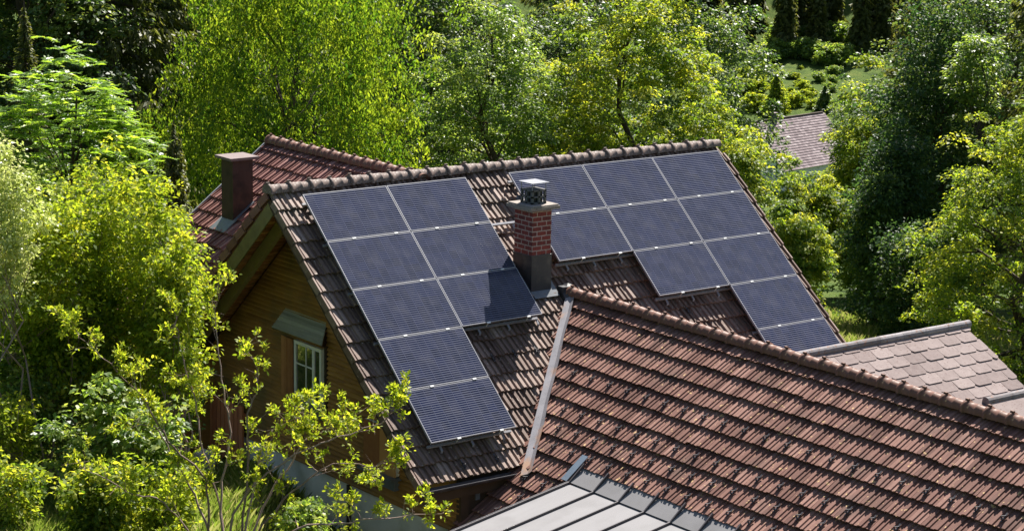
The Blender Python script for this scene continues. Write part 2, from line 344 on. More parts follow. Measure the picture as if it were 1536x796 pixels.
verge(back, bo, SBk, (-1, 0, 0), 4.6, M['tile_rear'], nn=NBk)
# gable end: barge boards, rafters, soffit
def barge(par, O, S, N_, x, w, h, off, s0, s1, m, name):
    mb = MB(); mb.box((0, 0, off-h), (s1-s0, w, off), O+np.array(S)*s0+V(x, 0, 0), [S, (1, 0, 0), N_]); return mb.build(name, m, par)
barge(main, V(0, ridge_y, ridge_z), SM, NM, -.395, .03, .11, -.05, .05, 5.75, M['dark_wood'], 'barge_board')
barge(back, V(0, ridge_y, ridge_z), SBk, NBk, -.405, .03, .24, -.12, .12, 4.5, M['green_wood'], 'barge_board')
barge(back, V(0, ridge_y, ridge_z), SBk, NBk, .00, .10, .20, -.17, .12, 4.4, M['green_wood'], 'rafter')
barge(main, V(0, ridge_y, ridge_z), SM, NM, .00, .10, .20, -.17, .12, 5.6, M['dark_wood'], 'rafter')
for (S_, N_, L_, par) in ((SBk, NBk, 4.45, back), (SM, NM, 5.65, main)):
    mb = MB(); n = int(L_/.11)
    for i in range(n):
        s0 = .05+i*.11; O = V(-.37, ridge_y, ridge_z)
        q = [O+S_*s0-N_*.125, O+S_*(s0+.112)-N_*.125, O+S_*(s0+.112)-N_*.140, O+S_*s0-N_*.158]
        mb.prism(q, (.92, 0, 0))
    mb.build('soffit', M['soffit_wood'], par)
# gable siding: shingle courses
XW = .53
def roofline(z):
    t = (ridge_z-.24-z)/sp_*cp; return ridge_y-t, ridge_y+t
mb = MB(); z = -4.98
while z < ridge_z-.3:
    z1 = z+.082; a, b = roofline(z1+.02); a = max(a, -3.94); b = min(b, 4.1); y = a
    while y < b-.02:
        y2 = min(b, y+random.uniform(.5, 1.6)); j = random.gauss(0, .0025)
        mb.add([(XW-.052+j, y, z), (XW-.052+j, y2, z), (XW-.052+j, y2, z+.022), (XW-.052+j, y, z+.022), (XW-.002, y2, z1+.004), (XW-.002, y, z1+.004), (XW, y, z), (XW, y2, z)], [(0, 1, 2, 3), (3, 2, 4, 5), (0, 6, 7, 1)])
        y = y2
    z = z1
poly = [(XW+.005, -3.93, -9.5), (XW+.005, 4.1, -9.5), (XW+.005, 4.1, -3.95), (XW+.005, ridge_y, ridge_z-.2), (XW+.005, -3.93, -3.9)]
mb.prism(poly, (.2, 0, 0), .3)
wall = mb.build('gable_wall', M['wood'], house)
mb = MB(); mb.box((XW-.012, -3.93, -9.5), (XW+.0, 4.1, -4.99)); mb.build('plaster_base', M['plaster'], house)
mb = MB(); mb.box((XW-.06, -.74, -9), (XW-.015, -.66, -5.0)); mb.build('wall_post', M['dark_wood'], house)
mb = MB(); mb.box((XW+.01, -3.95, -9.5), (9.4, -3.75, -4.0)); mb.box((9.2, -3.75, -9.5), (9.4, 4.1, -3.9)); mb.box((.6, 3.9, -9.5), (9.4, 4.1, -3.9))
mb.prism([(9.3, -3.75, -3.9), (9.3, 4.0, -3.9), (9.3, ridge_y, ridge_z-.2)], (.1, 0, 0)); mb.build('wall', M['dark_wood'], house)
mb = MB(); mb.box((XW-.05, -3.99, -9), (XW+.10, -3.86, -4.05)); mb.build('corner_post', M['dark_wood'], house)
# main eave gutter
gp = mp_(0, 5.76)
def gutter(par, A, B, r=.065):
    A = np.array(A, float); B = np.array(B, float); d = nrm(B-A); sd = nrm(np.cross(d, (0, 0, 1))); K = 8; mb = MB(); vs = []
    for rr_ in (r, r-.008):
        for P in (A, B):
            for j in range(K+1):
                q = math.pi+math.pi*j/K; vs.append(P+rr_*(math.cos(q)*sd+math.sin(q)*V(0, 0, 1)))
    k = K+1; F = []
    for j in range(K): F += [[j, j+1, k+j+1, k+j], [3*k+j, 3*k+j+1, 2*k+j+1, 2*k+j]]
    F += [[0, k, 3*k, 2*k], [K, 2*k+K, 3*k+K, k+K], list(range(k)), list(range(k, 2*k))[::-1]]
    mb.add(vs, F); mb.tube([A+sd*r, B+sd*r], .010, 6); mb.tube([A-sd*r, B-sd*r], .010, 6)
    return mb.build('gutter', M['dark_metal'], par)
gutter(main, (-.42, gp[1]-.03, gp[2]-.01), (1.62, gp[1]-.03, gp[2]-.02))
mb = MB(); mb.box((-.36, gp[1]+.04, gp[2]-.26), (1.7, gp[1]+.07, gp[2]-.04)); mb.box((.2, gp[1]+.07, gp[2]-.2), (2.2, -3.9, gp[2]-.17)); mb.build('fascia', M['dark_wood'], main)
mb = MB(); mb.box((.78, -3.98, -4.45), (.86, -3.951, -4.30)); mb.build('bracket', M['lead'], house)

# ---- near wing (ridge toward the camera)
tb = .7535; SB = nrm((-1, 0, -tb)); NB = nrm((-tb, 0, 1)); BX, BZ = 4.36, -1.93
BY0, BY1 = -1.75, -15.0
Lb = (4.36+1.1)/abs(SB[0])
mb = MB()
def keepB(u, s):
    y = BY0-u; x = BX+SB[0]*s
    return not (y < -5.38 and x < 1.80) and not (y > -3.75 and x < .62)
EXB = .355; sref = (BX-1.885)/abs(SB[0]); slenB = sref+EXB*9
tiles(mb, (BX, BY0, BZ), (0, -1, 0), SB, 13.34, slenB, expo=EXB, keep=keepB, hs=.56, lift=.060)
def bp_(x, y, h=0): return V(x, y, BZ-(BX-x)*tb)+NB*h
deck(mb, [bp_(BX, BY0), bp_(BX, BY1), bp_(1.72, BY1), bp_(1.72, BY0)], NB)
deck(mb, [bp_(1.72, -3.9), bp_(1.72, -5.36), bp_(-.75, -5.36), bp_(-.75, -3.9)], NB)
wing = mb.build('roof', M['tile_wing'], house); wing['label'] = 'large reddish brown tile slope rising to the near ridge'
SB2 = nrm((1, 0, -tb)); NB2 = nrm((tb, 0, 1)); mb = MB()
tiles(mb, (BX, BY0, BZ), (0, -1, 0), SB2, 13.34, 3.6)
deck(mb, [(BX, BY0, BZ), tuple(V(BX, BY0, BZ)+SB2*3.55), tuple(V(BX, BY1, BZ)+SB2*3.55), (BX, BY1, BZ)], NB2)
mb.build('roof', M['tile_wing'], house)
ridge_caps(wing, V(BX, -1.86, BZ+.045), V(BX, BY1, BZ+.045), M['ridge_wing'], .41, .11)
# closing walls below the wing
mb = MB(); mb.box((.75, -15, -9.5), (.95, -4.3, -4.75)); mb.box((.75, -15, -9.5), (7, -14.8, -4.5)); mb.box((6.8, -15, -9.5), (7, -4.0, -4.2)); mb.build('wall', M['plaster'], house)
# valley flashing
va = V(4.30, -1.93, 0); vb = V(1.47, -4.38, 0)
def onB(p, h): return bp_(p[0], p[1], h)
dirv = nrm(vb-va); perp = V(dirv[1], -dirv[0], 0)
if perp[1] > 0: perp = -perp
mb = MB(); nseg = 8; rows = []
for i in range(nseg+1):
    t = i/nseg; w = .15*(1+.10*math.sin(i*2.3))*(.8+.2*t); p = va+(vb-va)*t
    rows.append([onB(p-perp*.04, .10), onB(p+perp*w*.45, .075), onB(p+perp*w, .10)])
vs = [q for r_ in rows for q in r_]; F = []
for i in range(nseg):
    for j in range(2): F.append([i*3+j, i*3+j+1, (i+1)*3+j+1, (i+1)*3+j])
vs2 = [q-V(0, 0, .012) for q in vs]; n0 = len(vs); F += [[a+n0 for a in q][::-1] for q in F[:2*nseg]]
F += [[0, n0, n0+1, 1], [1, n0+1, n0+2, 2], [n0-3, n0-2, 2*n0-2, 2*n0-3], [n0-2, n0-1, 2*n0-1, 2*n0-2]]
F += [[i*3+c, (i+1)*3+c, n0+(i+1)*3+c, n0+i*3+c] for i in range(nseg) for c in (0, 2)]
mb.add(vs+vs2, F, .5); fl = mb.build('valley_flashing', M['valley'], wing)
mb = MB(); mb.tube([(4.42, -1.72, -1.80), (4.30, -1.80, -1.90), (4.22, -1.98, -2.02)], [.10, .12, .05], 8); mb.box((4.20, -1.84, -1.98), (4.46, -1.66, -1.76)); mb.build('flashing_cap', M['dark_metal'], wing)
# snow hooks
hk = MB(); hk.bar((0, 0, 0), (.17, 0, 0), .028, .006, (0, 0, 1), .5)
hk.bar((.05, 0, .0), (.11, 0, .062), .022, .006, tint=.5); hk.bar((.11, 0, .062), (.135, 0, .0), .022, .006, tint=.5); hk.bar((.135, -.03, .02), (.135, .03, .02), .008, .02, tint=.5)
hook0 = None; spots = []
for j in (3, 5, 6, 7, 8, 9, 10, 11, 12):
    for i in range(0, 28):
        s1 = .55+j*EXB-.355*.55; yy = -2.35-(.23 if j % 2 else 0)-i*.46-.03
        x = BX+SB[0]*s1
        if x > 2.0 and yy > -12.9: 
            vy = -1.9+(x-4.3)*(-2.45/-2.83)
            if yy < vy-.25: spots.append((x, yy))
        elif x < 1.7 and -5.2 < yy < -4.4: spots.append((x, yy))
spots.sort(key=lambda p: -p[1]*.2+p[0]*.1, reverse=True)
def hook_at(S, N_, p, parent, lst=[None]):
    if lst[0] is None:
        o = hk.build('snow_hook', M['dark_metal'], parent); lst[0] = o.data
    else:
        o = bpy.data.objects.new('snow_hook', lst[0]); C.objects.link(o); o.parent = parent
    Uv = np.cross(N_, S)
    m = Matrix(((S[0], Uv[0], N_[0], p[0]), (S[1], Uv[1], N_[1], p[1]), (S[2], Uv[2], N_[2], p[2]), (0, 0, 0, 1)))
    q = PW.get(parent.name, Vector((0, 0, 0))); o.matrix_local = Matrix.Translation(-q)@m
for (x, yy) in spots[:100]: hook_at(SB, NB, bp_(x, yy, .062), wing)
if len(spots) > 100:
    rest = MB()
    for (x, yy) in spots[100:]:
        p = bp_(x, yy, .062); A_ = [SB, np.cross(NB, SB), NB]
        for a, b, w in (((0, 0, 0), (.17, 0, 0), .028), ((.05, 0, 0), (.11, 0, .062), .022), ((.11, 0, .062), (.135, 0, 0), .022)):
            rest.bar(np.array(a)@np.array(A_)+p, np.array(b)@np.array(A_)+p, w, .006, NB, .5)
    tag(rest.build('snow_hooks', M['dark_metal'], wing), kind='stuff')
for j in (2, 4, 6, 8, 10, 12, 14):
    s1 = 5.72-j*.35+.02 if j else 5.5
    for i in range(4):
        x = 1.95+i*.46+(.2 if j % 4 else 0)
        if j in (6, 8, 10) and x < 3.5-(j-6)*.0: hook_at(SM, NM, mp_(x, s1-.1, .062), main)
for x in (.55, 1.2): hook_at(SM, NM, mp_(x, 5.4, .062), main)
for x in (5.0, 5.5, 6.2, 6.7): hook_at(SM, NM, mp_(x, 3.25, .062), main)

# ---- standing-seam metal roof
MT = .170; ma = V(1.60, -5.335, -3.955); NZ = nrm((-MT, 0, 1)); SZ = nrm((-1, 0, -MT))
def mz(x, y, h=0): return V(x, y, ma[2]-(ma[0]-x)*MT)+NZ*h
mb = MB(); mb.prism([mz(1.62, -5.34, -.05), mz(1.62, -15, -.05), mz(-3.2, -15, -.05), mz(-3.2, -5.34, -.05)], NZ*.05, .5)
metal = mb.build('metal_roof', M['zinc'], house)
mb = MB(); e = V(1.60, 0, ma[2])
mb.prism([(1.605, -5.33, ma[2]+.002), (1.605, -15, ma[2]+.002), (1.96, -15, -3.730), (1.96, -5.33, -3.730)], (-.03*tb, 0, .02), .5); mb.build('metal_apron', M['zinc'], metal)
yk = -5.36; first = True
while yk > -14:
    mb = MB(); a = mz(-3.2, yk, .018); b = mz(1.60, yk, .018); c_ = V(1.88, yk, ma[2]+.02+.28*tb+.035)
    mb.bar(a, b, .022, .04, NZ, .5); mb.bar(b-V(.015, 0, 0), c_, .022, .04, NB, .5); mb.build('standing_seam', M['seam'], metal); yk -= .60
mb = MB(); mb.box((-3.2, -5.335, 0), (1.62, -5.30, .0)) if False else None
mb = MB(); mb.prism([mz(1.66, -5.325, .03), mz(-3.2, -5.325, .03), mz(-3.2, -5.325, -.22), mz(1.66, -5.325, -.10)], (0, .02, 0), .5); mb.build('edge_trim', M['dark_metal'], metal)
mb = MB(); mb.prism([bp_(1.62, -5.30, .075), bp_(2.05, -5.30, .075), bp_(2.05, -5.16, .075), bp_(1.62, -5.16, .075)], NB*.015, .5); mb.build('side_flashing', M['blue_metal'], metal)
mb = MB(); mb.box((-3, -15, -9.8), (-2.8, -5.4, -4.85)); mb.box((-3, -5.6, -9.8), (1.2, -5.4, -4.85)); mb.build('wall', M['plaster'], house)

# ---- rear wing
tA = .7535; SA = nrm((-1, 0, -tA)); NA = nrm((-tA, 0, 1)); AX, AZ = 2.68, -.06; AY = 5.45
mb = MB(); LA = (2.68+1.4)/abs(SA[0])
VA = lambda x: .42+(AX-x)*.7535/math.tan(pm)
tiles(mb, (AX, .4, AZ), (0, 1, 0), SA, 5.06, LA, keep=lambda u, s: .4+u > VA(AX+SA[0]*max(s-.35, 0)))
deck(mb, [(AX, .4, AZ), (AX, AY, AZ), tuple(V(AX, AY, AZ)+SA*(LA-.05)), tuple(V(AX, VA(-1.4), AZ)+SA*(LA-.05))], NA)
rear = mb.build('roof', M['tile_rear'], house); rear['label'] = 'reddish tile slope of the rear wing with the metal clad chimney'
SA2 = nrm((1, 0, -tA)); NA2 = nrm((tA, 0, 1)); mb = MB(); tiles(mb, (AX, .4, AZ), (0, 1, 0), SA2, 5.06, 4.6)
deck(mb, [(AX, .4, AZ), tuple(V(AX, .4, AZ)+SA2*4.5), tuple(V(AX, AY, AZ)+SA2*4.5), (AX, AY, AZ)], NA2); mb.build('roof', M['tile_rear'], house)
ridge_caps(rear, V(AX, AY+.03, AZ+.045), V(AX, .3, AZ+.045), M['ridge_wing'], .37, .11)
verge(rear, V(AX, AY, AZ), SA, (0, 1, 0), LA, M['tile_rear'], nn=NA)
mb = MB(); mb.bar(V(AX, AY+.05, AZ)+NA*.06, V(AX, AY+.05, AZ)+SA*LA+NA*.06, .03, .06, NA, .5); mb.build('edge_trim', M['alu'], rear)
mb = MB(); mb.box((-.6, 3.9, -9.5), (6, 4.1, -3.6)); mb.box((-.6, 4.1, -9.5), (-.4, 5.2, -2.6)); mb.box((-.6, 5.0, -9.5), (6.5, 5.2, -2.6))
mb.prism([(-.4, 5.1, -2.6), (5.8, 5.1, -2.6), (AX, 5.1, AZ-.2)], (0, .1, 0)); mb.build('wall', M['wood'], house)

# ---- brick chimney
def chimney_box(mb, x0, x1, y0, y1, z0, z1, t=None): mb.box((x0, y0, z0), (x1, y1, z1), tint=t)
bx0, bx1, by0, by1 = 3.61, 4.025, -1.69, -1.18
mb = MB(); chimney_box(mb, bx0, bx1, by0, by1, -1.25, -.36, .5); ch = mb.build('chimney', M['brick'], house, orig=(3.61, -1.69, -1.17)); ch['label'] = 'red brick chimney with concrete slab and vented cap'
mb = MB(); chimney_box(mb, bx0-.012, bx1+.012, by0-.012, by1+.012, -2.2, -1.175, .5); mb.box((bx0-.018, by0-.018, -1.19), (bx1+.018, by1+.018, -1.165), tint=.8)
mb.build('chimney_flashing', M['dark_metal'], ch)
mb = MB(); mb.prism([mp_(bx0-.05, 2.22, .075), mp_(bx1+.12, 2.22, .075), mp_(bx1+.12, 2.62, .075), mp_(bx0-.0, 2.62, .075)], NM*.012, .4)
mb.prism([mp_(bx1+.0, 1.45, .075), mp_(bx1+.15, 1.45, .075), mp_(bx1+.15, 2.22, .075), mp_(bx1, 2.22, .075)], NM*.012, .4); mb.build('apron', M['lead'], ch)
mb = MB(); P = [(bx0-.11, by0-.10), (bx1+.11, by0-.10), (bx1+.11, by1+.10), (bx0-.11, by1+.10)]
mb.prism([(x, y, -.365) for x, y in P], (0, 0, .055), .5); cx_, cy_ = (bx0+bx1)/2, (by0+by1)/2
mb.box((bx0-.09, by0-.08, -.31), (bx1+.09, by1+.08, -.285)); mb.build('slab', M['concrete'], ch)
vent = MB(); vx0, vx1, vy0, vy1 = bx0+.05, bx1-.05, by0+.09, by1-.09
for z in (-.285, -.175, -.065): vent.box((vx0, vy0, z), (vx1, vy1, z+.028), tint=.3)
for (x, y) in ((vx0+.02, vy0+.02), (vx1-.02, vy0+.02), (vx0+.02, vy1-.02), (vx1-.02, vy1-.02), (cx_, vy0+.02), (vx0+.02, cy_), (vx1-.02, cy_), (cx_, vy1-.02)): vent.box((x-.02, y-.02, -.285), (x+.02, y+.02, -.05), tint=.3)
core = MB(); core.box((vx0+.05, vy0+.05, -.284), (vx1-.05, vy1-.05, -.052), tint=0.); core.build('flue', M['dark_metal'], ch)
vent.build('flue_vent', M['stone_dark'], ch)
mb = MB()
for (x, y) in ((vx0+.01, vy0+.01), (vx1-.01, vy0+.01), (vx0+.01, vy1-.01), (vx1-.01, vy1-.01)): mb.tube([(x, y, -.05), (x, y, .085)], .008, 6)
mb.prism([(vx0-.03, vy0-.04, .080), (vx1+.03, vy0-.04, .080), (vx1+.03, vy1+.04, .080), (vx0-.03, vy1+.04, .080)], (0, 0, .012), .8); mb.build('cap_plate', M['alu'], ch)
# little vent pipe behind the chimney
mb = MB(); mb.prism([mp_(4.02, .95, .07), mp_(4.46, .95, .07), mp_(4.46, 1.30, .07), mp_(4.02, 1.30, .07)], NM*.01, .5); mb.prism([mp_(4.40, .42, .07), mp_(4.50, .42, .07), mp_(4.50, .98, .07), mp_(4.40, .98, .07)], NM*.07, .5)
mb.build('roof_flashing', M['blue_metal'], main)
# ---- metal clad chimney on rear wing
ax0, ax1, ay0, ay1 = 1.03, 1.46, 4.08, 4.50
mb = MB(); chimney_box(mb, ax0, ax1, ay0, ay1, -1.75, -.07, .5); ch2 = mb.build('chimney', M['brown_metal'], house); ch2['label'] = 'boxy chimney clad in brown sheet metal'
mb = MB(); mb.box((ax0-.09, ay0-.09, -.07), (ax1+.09, ay1+.09, -.02), tint=.6); mb.build('cap_plate', M['cap_metal'], ch2)
def ap_(x, y, h): return V(x, y, AZ-(AX-x)*tA)+NA*h
mb = MB(); mb.prism([ap_(ax0+.1, ay0-.08, .07), ap_(ax0-.20, ay0-.08, .07), ap_(ax0-.20, ay1+.04, .07), ap_(ax0+.1, ay1+.04, .07)], NA*.012, .5)
mb.prism([ap_(ax1+.05, ay0-.06, .075), ap_(ax0-.1, ay0-.06, .075), ap_(ax0-.1, ay0, .075), ap_(ax1+.05, ay0, .075)], NA*.012, .5); mb.build('apron', M['lead'], ch2)

# ---- windows, awning, door
def window(y0, y1, z0, z1, shutter=None):
    fr = MB(); x = XW-.115
    for (a, b, c, d) in ((y0, y0+.06, z0, z1), (y1-.06, y1, z0, z1), (y0+.06, y1-.06, z0, z0+.06), (y0+.06, y1-.06, z1-.06, z1)): fr.box((x, a, c), (x+.11, b, d), tint=.5)
    w = fr.build('window', M['white_paint'], house)
    mu = MB(); ym = y0+(y1-y0)*.30
    mu.box((x+.004, ym-.035, z0+.06), (x+.05, ym+.035, z1-.06), tint=.5)
    yl = (ym+y1)/2-.06; mu.box((x+.012, yl-.011, z0+.06), (x+.04, yl+.011, z1-.06), tint=.5)
    for k in (1,): zz = z0+(z1-z0)*.60; mu.box((x+.012, ym+.035, zz-.012), (x+.04, y1-.06, zz+.012), tint=.5)
    mu.build('muntins', M['white_paint'], w)
    pn = MB(); pn.box((x+.022, y0+.06, z0+.06), (x+.03, y1-.06, z1-.06)); pn.build('pane', M['window_glass'], w)
    sl = MB(); sl.box((x-.12, y0-.05, z0-.06), (XW, y1+.05, z0-.005)); sl.box((x-.02, y0, z0-.24), (XW, y1, z0-.065)); sl.build('sill', M['lead'], w)
    if shutter:
        sh = MB(); a, b = shutter
        n = 4
        for i in range(n): sh.box((x-.02+.006*(i % 2), a+(b-a)*i/n, z0-.05), (x-.003, a+(b-a)*(i+1)/n-.006, z1), tint=random.random())
        sh.build('shutter', M['soffit_wood'], w)
    return w
window(.06, .95, -3.78, -2.76, shutter=(.965, 1.36))
mb = MB(); mb.box((XW-.06, -.02, -3.9), (XW, .05, -2.7)); mb.build('window_trim', M['dark_wood'], house)
w2 = window(-2.22, -1.30, -4.46, -3.66, shutter=(-2.24, -1.28))
aw = MB(); n = 8
T = [V(XW, 1.36, -2.26), V(XW, .06, -2.26)]; Bm = [V(.30, 1.50, -2.63), V(.30, -.14, -2.63)]
for i in range(n):
    a, b = i/n, (i+1)/n; q = [T[0]+(Bm[0]-T[0])*a, T[1]+(Bm[1]-T[1])*a, T[1]+(Bm[1]-T[1])*b+V(-.006, 0, .012), T[0]+(Bm[0]-T[0])*b+V(-.006, 0, .012)]
    aw.prism(q, (.012, 0, -.022))
awn = aw.build('awning', M['grey_wood'], house)
mb = MB(); mb.prism([(XW, .05, -2.30), (.30, -.12, -2.66), (XW, .05, -2.72)], (0, -.02, 0)); mb.prism([(XW, 1.36, -2.30), (.30, 1.48, -2.66), (XW, 1.36, -2.72)], (0, .02, 0)); mb.build('awning_bracket', M['dark_wood'], awn)
dr = MB(); y = 2.72; k = 0
while y < 4.0:
    dr.box((XW-.14, y, -5.62+.04*(k % 3)), (XW-.10, y+.135, -4.38-.03*(k % 2)), tint=random.random()); y += .16; k += 1
dr.box((XW-.10, 2.7, -4.62), (XW-.06, 4.0, -4.52)); dr.box((XW-.10, 2.7, -5.42), (XW-.06, 4.0, -5.32)); dr.build('plank_door', M['red_wood'], house)

# ------------------------------------------------------------------ solar panels
gapc = 2*1.70+.949; GH = 1.0257
grid = [(0, r, 0) for r in range(5)]+[(1, r, 0) for r in range(3)]+[(0, r, 1) for r in range(2)]+[(1, r, 1) for r in range(3)]+[(2, r, 1) for r in range(5)]
rowname = ['top', 'second', 'third', 'fourth', 'lowest']
def plabel(c, r, b):
    if b == 0:
        if c == 0: return ['left-hand solar panel touching the ridge, next to the gable verge', 'solar panel second from the ridge along the gable verge', 'middle solar panel of the five stacked along the gable verge', 'solar panel along the gable verge directly above the lowest one', 'lowest solar panel above the eave, alone beneath the gable verge column'][r]
        return ['solar panel under the ridge just left of the bare tile strip by the brick chimney', 'solar panel left of the brick chimney with the tip of its shadow', 'solar panel with the large dark chimney shadow across it'][r]
    if c == 0: return ['solar panel under the ridge directly behind the brick chimney cap', 'solar panel immediately right of the brick chimney shaft'][r]
    if c == 1: return ['solar panel under the ridge, middle of the three right of the brick chimney', 'solar panel in the second row, centre of the right array', 'solar panel hanging lowest in the centre column of the right array'][r]
    return ['solar panel in the top right corner under the ridge end', 'solar panel second from the ridge along the right roof edge', 'solar panel third from the ridge along the right roof edge', 'solar panel fourth from the ridge along the right roof edge', 'solar panel at the right roof edge partly cut off by the near ridge'][r]
PM = {}
def panel_meshes():
    fr = MB(); w, h, t = PWD, PHT, .035
    for lo, hi in (((0, 0, -t), (w, .014, .003)), ((0, h-.014, -t), (w, h, .003)), ((0, .014, -t), (.014, h-.014, .003)), ((w-.014, .014, -t), (w, h-.014, .003))): fr.box(lo, hi, tint=.5)
    gl = MB(); gl.box((.014, .014, -.02), (w-.014, h-.014, 0), tint=.5)
    return fr, gl
frm, glm = panel_meshes()
Rm = Matrix(((1, 0, 0), (0, -SM[1], NM[1]), (0, -SM[2], NM[2]))).to_4x4()   # local x = ridge, y = up the slope, z = normal
src = None
for (c, r, b) in grid:
    x = c*1.70+(gapc if b else 0); p = V(x+.0075, 0, 0)+SM*((r+1)*GH-.008)
    o = bpy.data.objects.new('solar_panel', None); C.objects.link(o); o.empty_display_size = .3
    jt = Matrix.Rotation(random.gauss(0, .0015), 4, 'X')@Matrix.Rotation(random.gauss(0, .0012), 4, 'Y')
    o.matrix_world = Matrix.Translation(p)@Rm@jt; tag(o, plabel(c, r, b), 'solar panel', 'solar panels on the main roof')
    if src is None:
        a_ = frm.build('frame', M['alu'], o); b_ = glm.build('cells', M['cells'], o); src = (a_, b_)
    else:
        for q, nme in zip(src, ('frame', 'cells')):
            d = q.copy(); d.name = nme; C.objects.link(d); d.parent = o
# mounting rails under the panels
def rail(x0, x1, s, label):
    a = mp_(x0, s, .125); t = thing('mounting_rail', tuple(a), label, 'rail', 'mounting rails under the solar panels')
    mb = MB(); mb.bar(mp_(x0, s, .125), mp_(x1, s, .125), .04, .04, NM, .5); mb.build('rail', M['alu'], t)
    k = round((s+.035)/GH); b = 1 if x0 > 3 else 0; xo = gapc if b else 0
    for bb in ((0, 1) if x1-x0 > 7 else (b,)):
        xo = gapc if bb else 0
        for c in range(3):
            if (c, k-1, bb) in grid:
                for q in (.32, .82):
                    m2 = MB(); p = V(xo+(c+q)*1.70, 0, 0)+SM*(k*GH); m2.bar(p-V(.035, 0, 0)+NM*.006, p+V(.035, 0, 0)+NM*.006, .034, .008, NM, .8); m2.bar(p+NM*.0, p-NM*.10, .012, .012, (1, 0, 0), .5); m2.build('clamp', M['clamp'], t)
    x = x0+.25
    while x < x1:
        m2 = MB(); m2.bar(mp_(x, s-.02, .11), mp_(x, s+.105, .10), .04, .010, NM, .5); m2.bar(mp_(x, s+.10, .10), mp_(x, s+.115, .06), .04, .010, NM, .5); m2.build('roof_hook', M['alu'], t); x += .62
for k in range(6):
    s = k*GH if k else .10; s = s-.035 if k else s
    x1 = {0: 3.40, 1: 3.40, 2: 3.40, 3: 3.40, 4: 1.70, 5: 1.70}[k]
    if k == 1: rail(.02, gapc+5.08, s, 'long mounting rail crossing the bare tile strip behind the brick chimney')
    else:
        rail(.02, x1-.02, s, 'mounting rail '+['at the ridge', '', 'below the second row', 'under the bottom edge of the shaded panel', 'between the two lowest panels', 'under the lowest edge'][k]+' of the left solar array')
    x0 = {0: 0, 2: 0, 3: 1.7, 4: 3.4, 5: 3.4}.get(k)
    if x0 is not None: rail(gapc+x0+.02, gapc+5.08, s, 'mounting rail '+['at the ridge', '', 'below the chimney side panel', 'under the centre column', 'between the last two panels', 'at the hidden bottom'][k]+' of the right solar array')

# ------------------------------------------------------------------ slate-roofed neighbour (right)
SD = nrm((0, -1, -.57)); ND = nrm((0, -.57, 1)); DY, DZ, DX1 = -6.0, -2.36, 9.98
shed = thing('slate_house', (8.4, -8, float(gz(8.4, -8))), 'low annex with pale lichen-speckled rectangular slates and grey ridge behind the near tiled ridge', 'house')
def dp(x, s, h=0): return V(x, DY, DZ)+SD*s+ND*h
mb = MB(); j = 0; ex = .25; wd = .42
for j in range(13):
    s1 = 2.9-j*ex; s0 = max(s1-ex-.03, 0)
    if s1 < .1: continue
    off = (j*.17) % wd; x = 4.9-off
    while x < DX1:
        a = x+.004; b = min(x+wd-.004, DX1+random.gauss(0, .004)); c = .045; jj = random.gauss(0, .004); hh = .020+random.gauss(0, .003)
        if b-a > .12 and b > 4.9:
            q = [dp(a, s0, .004), dp(b, s0, .004), dp(b, s1-c+jj, hh-.004), dp(b-c, s1+jj, hh), dp(a+c, s1+jj, hh), dp(a, s1-c+jj, hh-.004)]
            mb.prism([p_-ND*.012 for p_ in q][::-1], ND*.012)
        x += wd
deck(mb, [dp(4.9, 0), dp(DX1-.02, 0), dp(DX1-.02, 2.88), dp(4.9, 2.88)], ND)
dro = mb.build('roof', M['slate'], shed)
mb = MB(); ND2 = nrm((0, .57, 1)); mb.prism([V(4.9, DY, DZ-.1), V(DX1, DY, DZ-.1), V(DX1, DY+1.9, DZ-.1-1.083), V(4.9, DY+1.9, DZ-.1-1.083)], ND2*.1); mb.build('roof', M['slate'], shed)
def half_round(par, A, B, r, m, n):
    A = np.array(A, float); B = np.array(B, float)
    for i in range(n):
        a = A+(B-A)*i/n; b = A+(B-A)*(i+1)/n+nrm(B-A)*.03; mb = MB(); mb.tube([a, a+(b-a)*.93, b], [r*.93+.006, r*.97, r*1.02], 12); mb.build('ridge_cap', m, par, smooth=False)
half_round(dro, (4.95, DY, DZ+.015), (DX1+.03, DY, DZ+.015), .075, M['slate_ridge'], 9)
y2 = -7.60; z2 = DZ-.57*1.60
half_round(dro, (8.72, y2, z2+.07), (11.2, y2, z2+.07), .08, M['slate_ridge'], 4)
mb = MB(); mb.prism([(8.75, y2, z2+.05), (11.2, y2, z2+.05), (11.2, y2-2.0, z2-1.05), (8.75, y2-2.0, z2-1.05)], (0, .03, .06)); mb.build('roof', M['slate'], shed)
mb = MB(); mb.box((7.4, -8.4, -9.8), (9.7, -4.3, -3.75)); mb.prism([(9.6, -8.2, -3.75), (9.6, -4.4, -3.2), (9.6, DY, DZ-.2)], (.1, 0, 0)); mb.build('wall', M['plaster'], shed)

